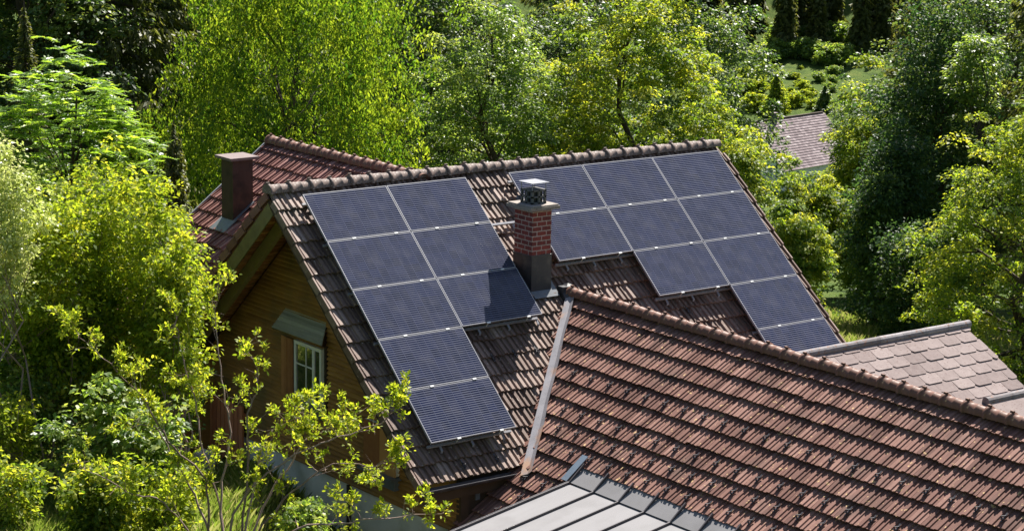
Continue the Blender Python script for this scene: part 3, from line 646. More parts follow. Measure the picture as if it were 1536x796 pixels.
# ------------------------------------------------------------------ foliage generators
def leaves(cent, axis, norm_, ln, wd_, fold=.0):
    axis = axis/np.linalg.norm(axis, axis=1)[:, None]; sd = np.cross(norm_, axis); sd /= (np.linalg.norm(sd, axis=1)[:, None]+1e-9)
    ln = ln[:, None]; w = wd_[:, None]; nn = np.cross(axis, sd)
    b = cent-axis*ln*.5; t = cent+axis*ln*.5-nn*ln*.12; m = cent+nn*ln*.05-axis*ln*.05
    return np.stack([b, m+sd*w*.5, t, m-sd*w*.5], 1)
def rdir(n):
    d = RNG.normal(size=(n, 3)); return d/np.linalg.norm(d, axis=1)[:, None]
def crown_points(nc, rad, shell=.5, lobes=.25, seed=0, squash=1.):
    d = rdir(nc); ph = RNG.uniform(0, 6.28, 6); k = RNG.normal(size=(6, 3))*1.6
    lob = 1+lobes*.45*np.sum(np.sin(d@k.T+ph), 1)/2.2
    K = int(16+10*rad[0]); kd = rdir(K); kr = RNG.uniform(.75, 1.25, K); ca = np.clip(d@kd.T, -1, 1); w_ = .95/math.sqrt(K)*2.0
    b = np.max(kr*np.exp(-(np.arccos(ca)/w_)**2), 1); lob = lob*(1-lobes*.9+lobes*1.5*b)
    r = RNG.uniform(shell**3, 1, nc)**(1/3)*lob*(1+.22*RNG.uniform(0, 1, nc)**5)
    return (d*r[:, None])*np.array(rad)
def foliage(nc, rad, per, crad, lsize, mode='broad', shell=.45, lobes=.22, flat=.65, floor=None):
    cc = crown_points(nc, rad, shell, lobes)
    if floor is not None: cc = cc[cc[:, 2] > floor]
    nc = len(cc); cr = crad*RNG.uniform(.6, 1.35, nc)
    n = nc*per; ci = np.repeat(np.arange(nc), per)
    d = rdir(n); rr_ = RNG.uniform(.35, 1, n)**.6
    if mode == 'weep':
        off = d*rr_[:, None]*np.array([.75, .75, 1.1]); ax = rdir(n)*.75+V(0, 0, -1); nn = rdir(n); nn[:, 2] *= .4
    elif mode == 'dome':
        d[:, 2] = np.abs(d[:, 2])-.12; rr_ = RNG.uniform(.55, 1, n); off = d*rr_[:, None]*np.array([1.0, 1.0, .75]); ax = d*V(1, 1, .3)+rdir(n)*.5+V(0, 0, -.35); nn = d*.6+rdir(n)*.6+V(0, 0, .6)
    elif mode == 'tier':
        off = d*rr_[:, None]*np.array([1.1, 1.1, .38]); ax = d*V(1, 1, .2)+rdir(n)*.4+V(0, 0, -.25); nn = rdir(n)*.55+V(0, 0, 1)
    else:
        off = d*rr_[:, None]*np.array([1, 1, flat]); ax = d*V(1, 1, .5)+rdir(n)*.6+V(0, 0, -.2); nn = rdir(n)*.75+V(0, 0, .8)
    p = cc[ci]+off*cr[ci][:, None]
    ct = RNG.uniform(0, 1, nc); tint = np.clip(.72*ct[ci]+.5*RNG.uniform(0, 1, n)-.12, 0, 1)
    ln = lsize*RNG.uniform(.6, 1.35, n); q = leaves(p, ax, nn, ln, ln*(.42 if mode == 'weep' else .6))
    return q, tint, cc
def limbs(mb, base, top, cc, r0_, nl=14, k=6, origin=.35):
    base = np.array(base, float); top = np.array(top, float); m = 7
    mid = [base+(top-base)*i/m+(V(*RNG.normal(size=3))*.04*np.linalg.norm(top-base)*V(1, 1, 0) if 0 < i < m else 0) for i in range(m+1)]
    mb.tube(mid, [r0_*(1-.8*i/m) for i in range(m+1)], 8)
    if len(cc) == 0: return
    sel = RNG.choice(len(cc), min(nl, len(cc)), replace=False)
    for s in sel:
        e = cc[s]; t = np.clip((e[2]-base[2])/(top[2]-base[2]+1e-6)*.75, origin*.6, .92); i = t*m; a = mid[int(i)]+(mid[min(int(i)+1, m)]-mid[int(i)])*(i-int(i))
        L = np.linalg.norm(e-a); b = a+(e-a)*.5+V(0, 0, .10*L)+RNG.normal(size=3)*.06*L; r1 = r0_*(1-.8*t)*.5
        mb.tube([a, a+(b-a)*.5+RNG.normal(size=3)*.02*L, b, b+(e-b)*.5+RNG.normal(size=3)*.03*L, e], [r1, r1*.8, r1*.55, r1*.35, r1*.12], 5)
        for _ in range(2):
            e2 = e+RNG.normal(size=3)*L*.18; mb.tube([b, (b+e2)/2+RNG.normal(size=3)*.04*L, e2], [r1*.45, r1*.25, r1*.06], 4)
CROWNS = []
def tree(name, label, cat, center, rad, nc, per, crad, ls, m, mode='broad', group=None, trunk=.16, shell=.45, lobes=.22, lean=(0, 0), nl=16, floor=None, bark='bark', flat=.65, stems=1, leafname='crown'):
    c = np.array(center, float); bz = float(gz(c[0]+lean[0], c[1]+lean[1])); base = V(c[0]+lean[0], c[1]+lean[1], bz-.1)
    t = thing(name, tuple(base), label, cat, group)
    q, tint, cc = foliage(nc, rad, per, crad, ls, mode, shell, lobes, flat, floor)
    me = fastmesh(leafname, q+c-base, 4, m, tint); o = link(leafname, me, t); o.location = (0, 0, 0)
    mb = MB(); cl = cc+c-base
    if stems == 1: limbs(mb, (0, 0, 0), c-base+V(0, 0, rad[2]*.75), cl, trunk, nl)
    else:
        for s in range(stems):
            a = 6.28*s/stems; e = c-base+V(math.cos(a)*rad[0]*.5, math.sin(a)*rad[1]*.5, rad[2]*.6)
            limbs(mb, (math.cos(a)*.12, math.sin(a)*.12, 0), e, cl, trunk*.6, nl//2)
    b = mb.build('trunk' if stems == 1 else 'stems', M[bark], t); b.location = (0, 0, 0)
    CROWNS.append(t); return t
def copy_tree(t, center, old, label, scale=1., rot=None, group=None):
    """copy a tree and its parts; center = new world base (x, y)"""
    n = t.copy(); C.objects.link(n); x, y = center; n.location = (x, y, float(gz(x, y))-.1)
    n.rotation_euler = (0, 0, random.uniform(0, 6.28) if rot is None else rot); n.scale = (scale, scale, scale*random.uniform(.92, 1.08)); n['label'] = label
    if group: n['group'] = group
    for ch_ in t.children:
        d = ch_.copy(); C.objects.link(d); d.parent = n
    return n
def spruce(name, label, base_xy, h, Rr, dens=1., group=None, m='needle', z0=.12, lsz=.16, cat='tree', hang=1.):
    x, y = base_xy; bz = float(gz(x, y)); t = thing(name, (x, y, bz-.1), label, cat, group)
    P = []; A_ = []; Nn = []; Ls = []; mb = MB(); mb.tube([(0, 0, 0), (0, 0, h*.5), (0, 0, h)], [h*.013, h*.008, .01], 7)
    z = h*z0; k = 0; T = []
    while z < h*.99:
        L0 = Rr*(1-(z/h))**.85*RNG.uniform(.8, 1.1); nb = 6+int(RNG.integers(0, 3)); a0 = RNG.uniform(0, 6.28)
        for i in range(nb):
            a = a0+6.283*i/nb+RNG.normal()*.15; L = L0*RNG.uniform(.7, 1.12); dr_ = V(math.cos(a), math.sin(a), 0); sl = RNG.uniform(.15, .35)*hang
            n = max(6, int(70*dens*L)); s = np.sqrt(RNG.uniform(.02, 1, n)); side = RNG.normal(size=n)*.16*L*(1.15-s); down = -np.abs(RNG.normal(size=n))*.14*hang
            zc = z-sl*L*(s**1.3)+.18*L*s**4
            p = dr_*(s*L)[:, None]+V(-dr_[1], dr_[0], 0)*side[:, None]; p[:, 2] = zc+down
            P.append(p); ax = dr_*.8+V(-dr_[1], dr_[0], 0)*np.sign(side)[:, None]*.6+RNG.normal(size=(n, 3))*.3+V(0, 0, -.7*hang); A_.append(ax)
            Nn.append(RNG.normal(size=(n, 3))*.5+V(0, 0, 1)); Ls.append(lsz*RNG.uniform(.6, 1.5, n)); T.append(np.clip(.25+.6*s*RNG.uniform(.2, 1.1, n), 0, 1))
            if i % 2 == 0: mb.tube([(0, 0, z), dr_*L*.5+V(0, 0, z-sl*L*.4), dr_*L*.95+V(0, 0, z-sl*L*.85)], [.02+.004*h*.3, .015, .004], 4)
        z += max(.16, h*.022)*RNG.uniform(.8, 1.2)
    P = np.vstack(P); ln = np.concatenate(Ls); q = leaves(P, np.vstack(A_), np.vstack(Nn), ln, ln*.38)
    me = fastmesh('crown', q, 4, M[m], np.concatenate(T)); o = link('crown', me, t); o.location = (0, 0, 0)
    b = mb.build('trunk', M['bark'], t); b.location = (0, 0, 0)
    return t
# ------------------------------------------------------------------ trees behind the house
G1 = 'broadleaf trees behind the house'; G2 = 'dark spruces at the top left'; G3 = 'dark trees on the right'
tree('weeping_tree', 'big yellow-green tree with hanging leaves and two dark trunks rising behind the rear wing', 'tree', at(440, 215, 57), (3.7, 3.3, 6.6), 1200, 86, .50, .115, M['leaf_birch'], 'weep', G1, trunk=.15, lobes=.25, nl=26, shell=.6)
tree('glossy_tree', 'rounded tree with glinting silvery green leaves between the weeping tree and the dense tree', 'tree', at(735, 235, 61), (2.0, 1.9, 4.4), 380, 110, .50, .10, M['leaf_mid'], 'dome', G1, lobes=.28)
tree('layered_tree', 'large dense tree with layered yellow-tipped foliage right behind the solar roof ridge', 'tree', at(945, 270, 64), (3.1, 3.0, 6.0), 760, 120, .50, .115, M['leaf_mid2'], 'dome', G1, trunk=.17, lobes=.32, nl=14, shell=.74)
tree('leafy_tree', 'bright tree hugging the upper right end of the solar roof', 'tree', at(1095, 360, 60), (1.15, 1.2, 3.2), 320, 80, .40, .10, M['leaf_mid2'], 'dome', G1, lobes=.25)
tree('small_tree', 'small rounded light green tree right of the solar roof verge', 'tree', at(1195, 395, 58), (1.05, 1.0, 1.75), 260, 80, .34, .095, M['leaf_mid2'], 'dome', G1, trunk=.08, lobes=.35)
tree('slender_tree', 'pale green tall tree below and right of the distant roof', 'tree', at(1298, 310, 92), (1.5, 1.5, 4.8), 300, 110, .55, .14, M['leaf_mid2'], 'dome', G1, lobes=.3, shell=.7)
tree('low_tree', 'grey-green bushy tree just beneath the distant roof', 'tree', at(1215, 330, 86), (1.5, 1.4, 1.7), 200, 100, .45, .13, M['leaf_mid2'], 'dome', G1, lobes=.3, trunk=.1)
tree('lime_tree', 'lime green tree at the foot of the layered tree beside the distant roof', 'tree', at(1095, 275, 74), (.85, .85, 1.7), 200, 80, .42, .12, M['leaf_mid2'], 'dome', G1, lobes=.3, trunk=.1)
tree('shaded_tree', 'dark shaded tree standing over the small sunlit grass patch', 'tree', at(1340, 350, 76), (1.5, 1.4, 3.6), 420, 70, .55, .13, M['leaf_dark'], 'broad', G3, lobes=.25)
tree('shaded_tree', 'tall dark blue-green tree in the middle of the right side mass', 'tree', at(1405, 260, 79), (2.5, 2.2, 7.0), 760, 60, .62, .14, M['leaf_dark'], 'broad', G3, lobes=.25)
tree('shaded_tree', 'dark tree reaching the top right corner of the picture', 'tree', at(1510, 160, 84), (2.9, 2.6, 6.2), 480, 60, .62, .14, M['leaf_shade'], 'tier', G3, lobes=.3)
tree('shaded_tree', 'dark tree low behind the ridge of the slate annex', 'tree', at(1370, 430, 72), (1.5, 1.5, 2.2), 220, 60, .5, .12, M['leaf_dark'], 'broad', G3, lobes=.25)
tree('maple_tree', 'sunlit tree with yellow leaf tips at the right edge above the slate roof', 'tree', at(1530, 440, 61), (2.7, 2.3, 4.7), 560, 110, .50, .105, M['leaf_mid2'], 'dome', G1, trunk=.2, lobes=.3, nl=34, shell=.68)
tree('silvery_tree', 'silvery leaved branch crown lit against the dark trees at the upper right', 'tree', at(1462, 120, 75), (.8, .9, 1.6), 90, 55, .5, .13, M['leaf_mid'], 'tier', G3, lobes=.4, trunk=.1)
tree('yellow_sapling', 'small yellow-green sapling at the end of the grey slate ridge', 'tree', at(1448, 474, 50.5), (.28, .28, .34), 26, 40, .16, .09, M['leaf_lime'], 'broad', trunk=.03, lobes=.3)
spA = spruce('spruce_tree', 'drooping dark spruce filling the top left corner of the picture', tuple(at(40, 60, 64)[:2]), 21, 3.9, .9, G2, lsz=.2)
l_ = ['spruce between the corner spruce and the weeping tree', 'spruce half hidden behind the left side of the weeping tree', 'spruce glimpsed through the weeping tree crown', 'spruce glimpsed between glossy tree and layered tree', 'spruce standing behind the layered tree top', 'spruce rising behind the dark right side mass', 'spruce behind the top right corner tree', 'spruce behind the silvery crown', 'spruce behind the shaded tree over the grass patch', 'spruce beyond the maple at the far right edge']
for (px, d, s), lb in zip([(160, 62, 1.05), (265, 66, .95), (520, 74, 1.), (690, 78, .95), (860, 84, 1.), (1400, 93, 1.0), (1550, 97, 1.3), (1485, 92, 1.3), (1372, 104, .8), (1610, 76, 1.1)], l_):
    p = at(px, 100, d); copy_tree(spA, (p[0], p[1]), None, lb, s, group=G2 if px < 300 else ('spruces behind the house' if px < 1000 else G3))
spruce('young_spruce', 'small yellowish young spruce tip in front of the corner spruce', tuple(at(38, 90, 54)[:2]), 6.9, 1.2, 1.6, lsz=.11, hang=.6)
spruce('hanging_conifer', 'brownish hanging conifer between the ash tree and the rear wing chimney', tuple(at(262, 300, 47)[:2]), 5.4, 1.3, 2., lsz=.10)
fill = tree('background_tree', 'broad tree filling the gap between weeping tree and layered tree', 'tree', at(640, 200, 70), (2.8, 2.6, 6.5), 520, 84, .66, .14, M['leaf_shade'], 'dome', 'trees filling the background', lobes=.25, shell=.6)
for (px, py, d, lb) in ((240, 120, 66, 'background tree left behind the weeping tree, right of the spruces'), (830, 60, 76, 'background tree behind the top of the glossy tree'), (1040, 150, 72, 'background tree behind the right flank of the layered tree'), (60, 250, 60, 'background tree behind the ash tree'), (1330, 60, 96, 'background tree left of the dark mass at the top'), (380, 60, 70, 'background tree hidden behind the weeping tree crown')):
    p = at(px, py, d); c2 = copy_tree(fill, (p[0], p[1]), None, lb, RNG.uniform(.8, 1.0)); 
# ------------------------------------------------------------------ foreground left shrubs
def ash(name, label, center, rad, n, m):
    c = np.array(center, float); base = V(c[0], c[1], float(gz(c[0], c[1]))-.1); t = thing(name, tuple(base), label, 'tree')
    cc = crown_points(n, rad, .55, .3); n = len(cc)
    Q = []; T = []
    for i in range(n):
        tip = cc[i]; ncl = int(RNG.integers(3, 7)); a0 = RNG.uniform(0, 6.28)
        for k in range(ncl):
            a = a0+6.28*k/ncl; d = nrm(V(math.cos(a), math.sin(a), RNG.uniform(-.15, .75))); L = RNG.uniform(.22, .36); sd = nrm(np.cross(d, V(0, 0, 1))); nn = np.cross(sd, d)
            m_ = 6; s = np.linspace(.25, 1, m_); cen = tip+d*(s*L)[:, None]+V(0, 0, -1)*(s**2*L*.3)[:, None]
            for sg in (-1, 1):
                ax = d*.45+sd*sg*1.+V(0, 0, -.1); lf = leaves(cen+sd*sg*.045, np.repeat(ax[None], m_, 0), np.repeat(nn[None], m_, 0)+RNG.normal(size=(m_, 3))*.25, np.full(m_, .11), np.full(m_, .042)); Q.append(lf)
            Q.append(leaves(cen[-1:]+d*.05, d[None], nn[None], np.full(1, .10), np.full(1, .04))); T.append(np.clip(RNG.uniform(0, 1)*.5+.5*RNG.uniform(0, 1, 13), 0, 1))
    q = np.concatenate(Q); me = fastmesh('crown', q+c-base, 4, m, np.concatenate(T)); o = link('crown', me, t); o.location = (0, 0, 0)
    mb = MB(); limbs(mb, (0, 0, 0), c-base+V(0, 0, rad[2]*.7), cc+c-base, .09, 30, 5); b = mb.build('trunk', M['bark'], t); b.location = (0, 0, 0)
    return t
ash('ash_tree', 'ash tree with feathery compound leaves rising above the left shrubs', at(118, 235, 43), (1.5, 1.4, 1.85), 430, M['leaf_ash'])
GS = 'shrubs left of the house'
def shrub(label, center, rad, nc, per, crad, ls, m, mode='broad', **k):
    return tree('shrub', label, 'shrub', center, rad, nc, per, crad, ls, M[m], mode, GS, stems=k.pop('stems', 5), bark='twig', trunk=k.pop('trunk', .035), leafname='foliage', **k)
shrub('tall lime green shrub filling the left between ash tree and gable', at(180, 445, 35), (1.05, .95, 1.85), 620, 40, .24, .082, 'leaf_lime', nl=50, shell=.3, lobes=.3)
shrub('lime shrub whose tip overlaps the lower tiles of the rear wing', at(256, 480, 34), (.50, .45, 1.15), 230, 40, .22, .075, 'leaf_lime', nl=24, lobes=.35)
shrub('lime shrub between the pale shrub and the tall lime shrub', at(75, 450, 34.5), (.98, .9, 1.55), 400, 40, .27, .08, 'leaf_lime', nl=30, lobes=.35)
shrub('pale cream-leaved shrub at the left edge of the picture', at(0, 345, 33), (.62, .6, 1.3), 240, 44, .22, .065, 'leaf_pale', nl=20, lobes=.35)
shrub('deep green shrub with visible tall stems under the lime shrub', at(95, 560, 37), (1.25, 1.0, 1.0), 230, 40, .28, .085, 'leaf_mid', nl=60, stems=11, lobes=.35)
shrub('bushy green shrub in the lower left beside the grass bank', at(40, 600, 35), (1.1, .8, 1.0), 330, 40, .26, .08, 'leaf_mid', nl=40, stems=9, lobes=.35)
shrub('dark green shrub between the stems left of the gable', at(215, 590, 36.5), (.85, .7, 1.15), 300, 40, .26, .08, 'leaf_mid', nl=40, stems=9, lobes=.35)
shrub('leafy shrub at the bottom left rising out of the long grass', at(150, 745, 30.5), (.55, .5, .55), 150, 34, .22, .085, 'leaf_mid2', nl=24, stems=7, lobes=.4)
shrub('yellowish weedy bush between the bare stems at the bottom', at(250, 765, 30.2), (.40, .4, .45), 80, 34, .2, .075, 'leaf_lime', nl=16, stems=6, lobes=.4)
shrub('bush below the ash tree and above the tall lime shrub', at(150, 330, 39), (1.1, 1., .95), 230, 40, .28, .085, 'leaf_mid2', nl=20, lobes=.35)
shrub('light green bush just left of the rear wing eave', at(236, 385, 37.5), (.42, .4, .75), 110, 40, .24, .08, 'leaf_mid2', nl=16, lobes=.35)
shrub('leafy shrub in the extreme bottom left corner', at(8, 742, 30), (.50, .45, .50), 110, 36, .22, .075, 'leaf_mid2', nl=16, lobes=.4)
shrub('small bright shrub at the left edge above the long grass', at(10, 650, 33), (.55, .5, .65), 120, 36, .22, .07, 'leaf_lime', nl=24, lobes=.4)
shrub('low broad-leaved shrub with yellowing leaves beside the long grass', at(180, 690, 32.5), (.75, .6, 1.0), 230, 30, .22, .105, 'leaf_mid', 'tier', nl=30, lobes=.4)
shrub('thin shrub left of the plank door', at(272, 575, 34.5), (.28, .3, .50), 50, 32, .2, .07, 'leaf_lime', nl=16, lobes=.4)
shrub('dim leafy shrub standing beside the white plaster base', at(455, 780, 33), (.36, .34, .36), 50, 34, .20, .075, 'leaf_mid', nl=14, lobes=.4)
# the open foreground shrub with bare stems: stems grown through a few control points, twigs and leaves by chance
fs_base = at(335, 985, 29.5); fs_base[2] = float(gz(fs_base[0], fs_base[1])); FS = thing('open_shrub', tuple(fs_base), 'open shrub with bare brown stems and bright leaves spread before the gable window', 'shrub', GS)
ctrl = [
 [(322, 880, 29.5), (313, 796, 29.4), (308, 720, 29.2), (261, 672, 29), (225, 615, 28.9), (198, 578, 28.8), (141, 526, 28.6), (99, 482, 28.5)],
 [(335, 880, 29.5), (330, 760, 29.8), (302, 660, 30), (290, 590, 30.1), (270, 520, 30.1), (262, 470, 30.2)],
 [(345, 880, 29.5), (352, 770, 29.4), (402, 710, 29.2), (470, 668, 29.1), (525, 650, 29), (578, 628, 28.9), (597, 604, 28.9)],
 [(340, 880, 29.5), (332, 740, 29.7), (345, 650, 29.9), (333, 570, 30.1), (322, 480, 30.2), (330, 440, 30.2)],
 [(348, 880, 29.5), (375, 760, 29.5), (398, 660, 29.6), (418, 640, 29.7), (440, 628, 29.7), (458, 622, 29.7)],
 [(350, 890, 29.5), (430, 800, 29.1), (510, 785, 28.9), (585, 775, 28.8), (665, 768, 28.7)],
 [(330, 880, 29.5), (285, 800, 29.2), (245, 755, 29), (190, 735, 28.9), (120, 700, 28.8)],
 [(350, 880, 29.5), (385, 800, 29.4), (440, 735, 29.3), (500, 695, 29.2), (560, 700, 29.1), (585, 690, 29.1)],
 [(355, 880, 29.5), (372, 700, 29.4), (372, 620, 29.3), (388, 575, 29.3), (372, 520, 29.3)],
 [(352, 880, 29.5), (395, 760, 29.7), (440, 690, 29.8), (462, 655, 29.9), (505, 640, 29.9), (525, 625, 29.9)],
 [(338, 880, 29.5), (300, 760, 29.8), (262, 690, 30), (235, 640, 30), (200, 640, 30)]]
mb = MB(); LP = []; LA_ = []
def smooth_path(P, n=5):
    P = [np.array(p) for p in P]; out = []
    for i in range(len(P)-1):
        p0, p1, p2, p3 = P[max(i-1, 0)], P[i], P[i+1], P[min(i+2, len(P)-1)]
        for k in range(n):
            t = k/n; out.append(.5*((2*p1)+(p2-p0)*t+(2*p0-5*p1+4*p2-p3)*t*t+(3*p1-p0-3*p2+p3)*t**3))
    out.append(P[-1]); return out
def rosette(p, d, n, spread=.06):
    for _ in range(n):
        a = nrm(d*.7+RNG.normal(size=3)*.75+V(0, 0, .25)); LP.append(p+a*spread*RNG.uniform(.6, 1.2)+RNG.normal(size=3)*.018); LA_.append(a)
def twig(p, d, L, r, lev):
    n = 7; pts = [p]; q = p.copy(); dd = d.copy()
    for i in range(n):
        dd = nrm(dd+RNG.normal(size=3)*.20+V(0, 0, .06)); q = q+dd*L/n; pts.append(q.copy())
        if lev < 2 and i > 0 and RNG.uniform() < .24: twig(q, nrm(dd+RNG.normal(size=3)*.75), L*RNG.uniform(.35, .65), r*.6, lev+1)
        if i >= 2 and RNG.uniform() < .72: rosette(q, dd, int(RNG.integers(2, 5)), .055)
    mb.tube(pts, [r*(1-.8*i/n) for i in range(n+1)], 4, tint=RNG.uniform()); rosette(q, dd, int(RNG.integers(4, 8)), .05)
for st in ctrl:
    P = smooth_path([at(*s) for s in st]); n = len(P); P[0] = P[0]
    P = [fs_base+V(*RNG.normal(size=3))*V(.12, .12, 0)]+[q+RNG.normal(size=3)*.012 for q in P]; n = len(P)
    mb.tube(P, [.019*(1-.82*i/n) for i in range(n)], 6, tint=RNG.uniform())
    for i in range(6, n):
        t = i/n
        if t > .25 and RNG.uniform() < .28+.55*t:
            dd = nrm(P[i]-P[i-1]); twig(P[i], nrm(dd*.5+RNG.normal(size=3)*.75+V(0, 0, .25)), RNG.uniform(.16, .48)*(1.2-.4*t), .006, 0)
        if t > .5 and RNG.uniform() < .35: mb.tube([P[i], P[i]+RNG.normal(size=3)*.09+V(0, 0, .08), P[i]+RNG.normal(size=3)*.16+V(0, 0, .16)], [.004, .003, .001], 4)
    rosette(P[-1], nrm(P[-1]-P[-2]), 12, .07)
o = mb.build('stems', M['twig'], FS)
LP = np.array(LP); LA_ = np.array(LA_); n = len(LP); nn = RNG.normal(size=(n, 3))*.5+V(0, 0, 1); ax = LA_/np.linalg.norm(LA_, axis=1)[:, None]; sd2 = np.cross(nn, ax); sd2 /= np.linalg.norm(sd2, axis=1)[:, None]; n2 = np.cross(ax, sd2)
ln = (.062*RNG.uniform(.6, 1.3, n))[:, None]; wd2 = ln*.50
poly6 = np.stack([LP-ax*ln*.5, LP-ax*ln*.2+sd2*wd2*.42+n2*ln*.04, LP+ax*ln*.18+sd2*wd2*.42+n2*ln*.03, LP+ax*ln*.5-n2*ln*.1, LP+ax*ln*.18-sd2*wd2*.42+n2*ln*.03, LP-ax*ln*.2-sd2*wd2*.42+n2*ln*.04], 1)
me = fastmesh('foliage', poly6-fs_base, 6, M['leaf_lime'], np.clip(RNG.normal(.6, .25, n), 0, 1)); q = link('foliage', me, FS); q.location = (0, 0, 0)
# ------------------------------------------------------------------ grass
def grass(name, pts, h, label, tb_=.0):
    n = len(pts); a = RNG.uniform(0, 6.28, n); hh = (h*RNG.uniform(.5, 1.3, n))[:, None]; d = np.stack([np.cos(a), np.sin(a), 0*a], 1); lean = np.stack([np.cos(a*3+1), np.sin(a*3+1), 0*a], 1)*RNG.uniform(.1, .7, n)[:, None]
    w = .008+.010*RNG.uniform(0, 1, n)[:, None]; up3 = V(0, 0, 1)
    q = np.stack([pts-d*w*.5, pts+d*w*.5, pts+up3*hh*.6+lean*hh*.3+d*w*.4, pts+up3*hh+lean*hh], 1)
    me = fastmesh(name, q, 4, M['grass'], np.clip(RNG.normal(.55+tb_, .25, n), 0, 1)); o = link(name, me); tag(o, label, 'grass', kind='stuff'); return o
n = 210000; gu = RNG.uniform(21, 46, n); gv = RNG.uniform(-12, -2.6, n); x = CAM[0]+fh[0]*gu+rh[0]*gv; y = CAM[1]+fh[1]*gu+rh[1]*gv; k = (x < .35) & (np.sin(x*1.7)*np.cos(y*1.3)+RNG.normal(size=n)*.5 > -.8); x, y = x[k], y[k]
grass('long_grass', np.stack([x, y, gz(x, y)-.02], 1), .23, 'long bright grass growing between the shrubs left of the house')
n = 60000; x = RNG.uniform(16, 44, n); y = RNG.uniform(-4, 26, n); grass('meadow_grass', np.stack([x, y, gz(x, y)-.02], 1), .42, 'tall sunlit grass beyond the right end of the solar roof', .12)
# pale boulder by the plank door
import bmesh
def rock(label, c, r):
    bm = bmesh.new(); bmesh.ops.create_icosphere(bm, subdivisions=4, radius=1)
    for v in bm.verts:
        k = 1+.16*math.sin(v.co.x*4+c[0])*math.cos(v.co.y*5)+.08*math.sin(v.co.z*9+v.co.x*6); v.co = Vector((max(-.8, min(.8, v.co.x*k))*r[0], max(-.8, min(.8, v.co.y*k))*r[1], max(-.85, min(.75, v.co.z*k))*r[2]))
    me = bpy.data.meshes.new('boulder'); bm.to_mesh(me); bm.free(); me.materials.append(M['stone']); o = link('boulder', me); o.location = c; return tag(o, label, 'rock')
rp = tuple(at(306, 622, 37.6)[:2]); rock('pale grey boulder lying left of the plank door behind the shrub', (rp[0], rp[1], float(gz(*rp))+.2), (.22, .22, .34))
# ------------------------------------------------------------------ the far valley
ridgeA = hitz(1128, 184, -38.); ridgeB = hitz(1230, 169.5, -38.)
fhs = thing('distant_house', (float((ridgeA[0]+ridgeB[0])/2), float((ridgeA[1]+ridgeB[1])/2), -47.), 'distant house with a grey-brown tiled roof and dark chimney in the valley', 'house')
dX = nrm(ridgeB-ridgeA); dN = nrm(np.cross(dX, V(0, 0, 1)));
if dN@(CAM-ridgeA) < 0: dN = -dN
LR = np.linalg.norm(ridgeB-ridgeA); SF = nrm(dN+V(0, 0, -.95)); NF = nrm(np.cross(dX, SF)); NF = NF if NF[2] > 0 else -NF
M['tile_far'] = surf('tile_far', [(.1, (.12, .085, .09)), (.5, (.20, .15, .155)), (.9, (.31, .25, .25))], .8, .8, .6, bump=0, spec=.3)
mb = MB(); j = 0; s = 0
while s < 9.:
    u = -.6
    while u < LR+.6:
        mb.prism([ridgeA+dX*u+SF*s, ridgeA+dX*(u+.55)+SF*s, ridgeA+dX*(u+.55)+SF*(s+.5)+NF*.07, ridgeA+dX*u+SF*(s+.5)+NF*.07], -NF*.05); u += .57
    s += .46
rf = mb.build('roof', M['tile_far'], fhs)
mb = MB(); mb.tube([ridgeA-dX*.6+V(0, 0, .05), ridgeB+dX*.6+V(0, 0, .05)], .16, 8); mb.build('ridge_cap', M['dark_wood'], rf)
SF2 = nrm(-dN+V(0, 0, -.95)); mb = MB(); mb.prism([ridgeA-dX*.6, ridgeB+dX*.6, ridgeB+dX*.6+SF2*9, ridgeA-dX*.6+SF2*9], V(0, 0, -.1)); mb.build('roof', M['tile_far'], fhs)
mb = MB(); c0 = ridgeA+dX*(LR*.28)+dN*.4; mb.box((-.42, -.3, -1.2), (.42, .3, 1.0), c0, [dX, dN, V(0, 0, 1)]); chf = mb.build('chimney', M['dark_metal'], fhs)
mb = MB(); mb.box((-.52, -.4, 1.0), (.52, .4, 1.12), c0, [dX, dN, V(0, 0, 1)]); mb.build('cap_plate', M['cap_metal'], chf)
mb = MB(); mb.box((0, -5.6, -11.5), (LR, 5.6, -5.9), ridgeA, [dX, dN, V(0, 0, 1)]); mb.prism([ridgeA+dN*5.6+V(0, 0, -6), ridgeA-dN*5.6+V(0, 0, -6), ridgeA+V(0, 0, -.3)], dX*LR); mb.build('wall', M['plaster'], fhs)
def uv(u, v): p = CAM+fh*u+rh*v; return p[0], p[1]
def ground_at(px, py, d0=60):
    r = ray(px, py); d = d0
    while d < 900:
        p = CAM+r*d
        if p[2] < gz(p[0], p[1]): return p
        d += 1.
    return CAM+r*600
far = spruce('far_spruce', 'distant spruce of the dark wood beyond the valley meadow', uv(452, 40), 26, 4.2, .10, 'spruces beyond the valley meadow', lsz=1.25, m='needle')
FL_ = 'distant spruce of the dark wood beyond the valley meadow'
for i in range(80):
    u = 436+RNG.uniform(0, 130); v = RNG.uniform(.05, .20)*u
    copy_tree(far, uv(u, v), None, FL_, RNG.uniform(.75, 1.25))
for i in range(26):
    u = 421 if i % 3 else 412+RNG.normal()*2; v = (.060+.0062*i)*u+RNG.normal()*1.5; copy_tree(far, uv(u, v), None, FL_, RNG.uniform(.7, 1.1))
GB = 'bushes along the far edge of the valley meadow'; ws = None
for i, (px, py, s) in enumerate([(1148, 96, .8), (1165, 90, 1.), (1184, 88, .9), (1203, 90, 1.1), (1222, 94, 1.), (1241, 99, 1.), (1258, 100, 1.1), (1178, 70, 1.3), (1205, 66, 1.3), (1232, 70, 1.4), (1255, 72, 1.4)]):
    g_ = ground_at(px, py)
    if ws is None: ws = tree('meadow_bush', 'pale bush on the far edge of the valley meadow', 'bush', g_+V(0, 0, 2.0), (2.4, 2.2, 2.0), 120, 40, .7, .42, M['leaf_mid'], 'broad', GB, trunk=.2, lobes=.4, leafname='foliage')
    else: copy_tree(ws, (g_[0], g_[1]), None, 'pale bush on the far edge of the valley meadow', s)
GL = 'lime bushes around the distant house'; wl = None
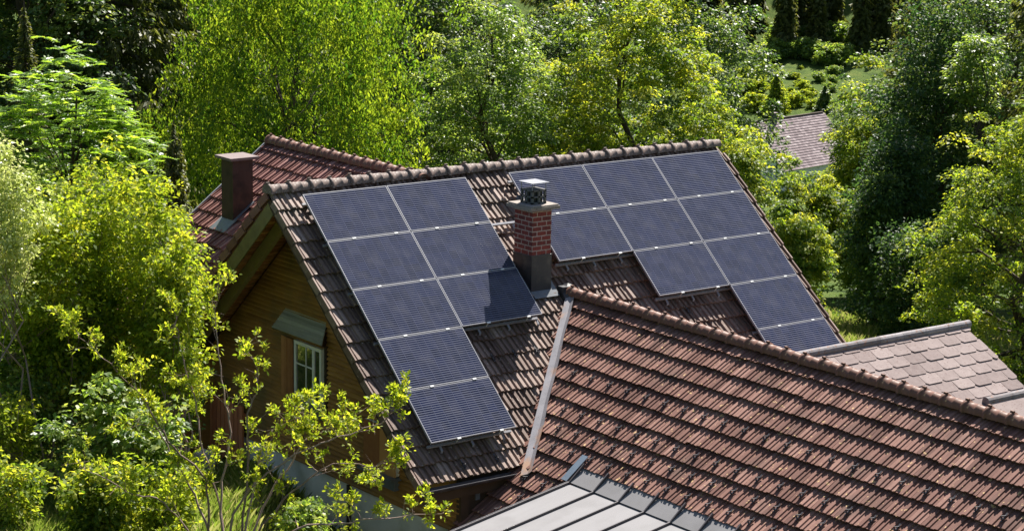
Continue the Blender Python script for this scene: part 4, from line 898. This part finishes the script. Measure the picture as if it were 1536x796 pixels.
for i, (px, py, s, lb) in enumerate([(1128, 165, 1., 'lime bush left of the distant chimney'), (1190, 160, .9, 'lime bush right behind the distant chimney'), (1206, 152, .7, 'lime bush above the middle of the distant ridge'), (1112, 140, 1.1, 'lime bush near the layered tree on the meadow'), (1138, 138, .8, 'lime bush left of the lone conifer'), (1120, 118, .7, 'topmost lime bush on the valley meadow'), (1145, 168, .8, 'lime bush at the foot of the lone conifer'), (1222, 163, .6, 'lime bush at the right end of the distant ridge')]):
    g_ = ground_at(px, py)
    if wl is None: wl = tree('lime_bush', lb, 'bush', g_+V(0, 0, 1.4), (2.0, 1.8, 1.8), 110, 40, .6, .38, M['leaf_lime'], 'broad', GL, trunk=.12, lobes=.45, leafname='foliage')
    else: copy_tree(wl, (g_[0], g_[1]), None, lb, s)
for i in range(30):
    g_ = ground_at(RNG.uniform(1095, 1250), RNG.uniform(104, 172)); copy_tree((wl, ws)[i % 2], (g_[0], g_[1]), None, 'low scrub scattered over the valley meadow', RNG.uniform(.25, .6), group='low scrub on the valley meadow')
p = ground_at(1163, 176); spruce('meadow_conifer', 'lone small conifer behind the distant chimney', (p[0], p[1]), 7.5, 3.4, .12, lsz=.6, m='leaf_mid2', hang=.5)
p = ground_at(1236, 168); spruce('dark_conifer', 'dark little conifer at the right end of the distant roof', (p[0], p[1]), 4.5, 2.4, .12, lsz=.6, m='leaf_shade', hang=.5)
# ------------------------------------------------------------------ light, sky, camera
sd_ = nrm(V(1.48, -.6665+2.15*.7455, .7455+2.15*.6665)); elev = math.asin(sd_[2])
sun = bpy.data.lights.new('sun', 'SUN'); sun.energy = 5.; sun.angle = R(.53); sun.color = (1, .95, .87)
so = bpy.data.objects.new('sun', sun); C.objects.link(so); so.rotation_euler = Vector(sd_).to_track_quat('Z', 'Y').to_euler(); so.location = (30, 20, 50)
w = bpy.data.worlds.new('World'); bpy.context.scene.world = w; w.use_nodes = True; nt = w.node_tree
bg = nt.nodes['Background']; sky = nt.nodes.new('ShaderNodeTexSky'); sky.sky_type = 'NISHITA'; sky.sun_disc = False
sky.sun_elevation = elev; sky.sun_rotation = math.atan2(sd_[0], sd_[1]); nt.links.new(sky.outputs[0], bg.inputs[0]); bg.inputs[1].default_value = .058
sc = bpy.context.scene; vs_ = sc.view_settings; vs_.view_transform = 'Standard'; vs_.look = 'None'; vs_.exposure = 1.36; vs_.gamma = 1; vs_.use_curve_mapping = False
cam = bpy.data.cameras.new('camera'); co = bpy.data.objects.new('camera', cam); C.objects.link(co)
cam.sensor_width = 36; cam.lens = FL/1536*36; cam.clip_end = 3000; cam.clip_start = .5
co.matrix_world = Matrix(((rt[0], up[0], -fw[0], CAM[0]), (rt[1], up[1], -fw[1], CAM[1]), (rt[2], up[2], -fw[2], CAM[2]), (0, 0, 0, 1)))
sc.camera = co
sc.cycles.max_bounces = 8; sc.cycles.diffuse_bounces = 5; sc.cycles.transmission_bounces = 5; sc.cycles.transparent_max_bounces = 4; sc.cycles.glossy_bounces = 2
sc.cycles.use_denoising = True; sc.cycles.caustics_reflective = False; sc.cycles.caustics_refractive = False
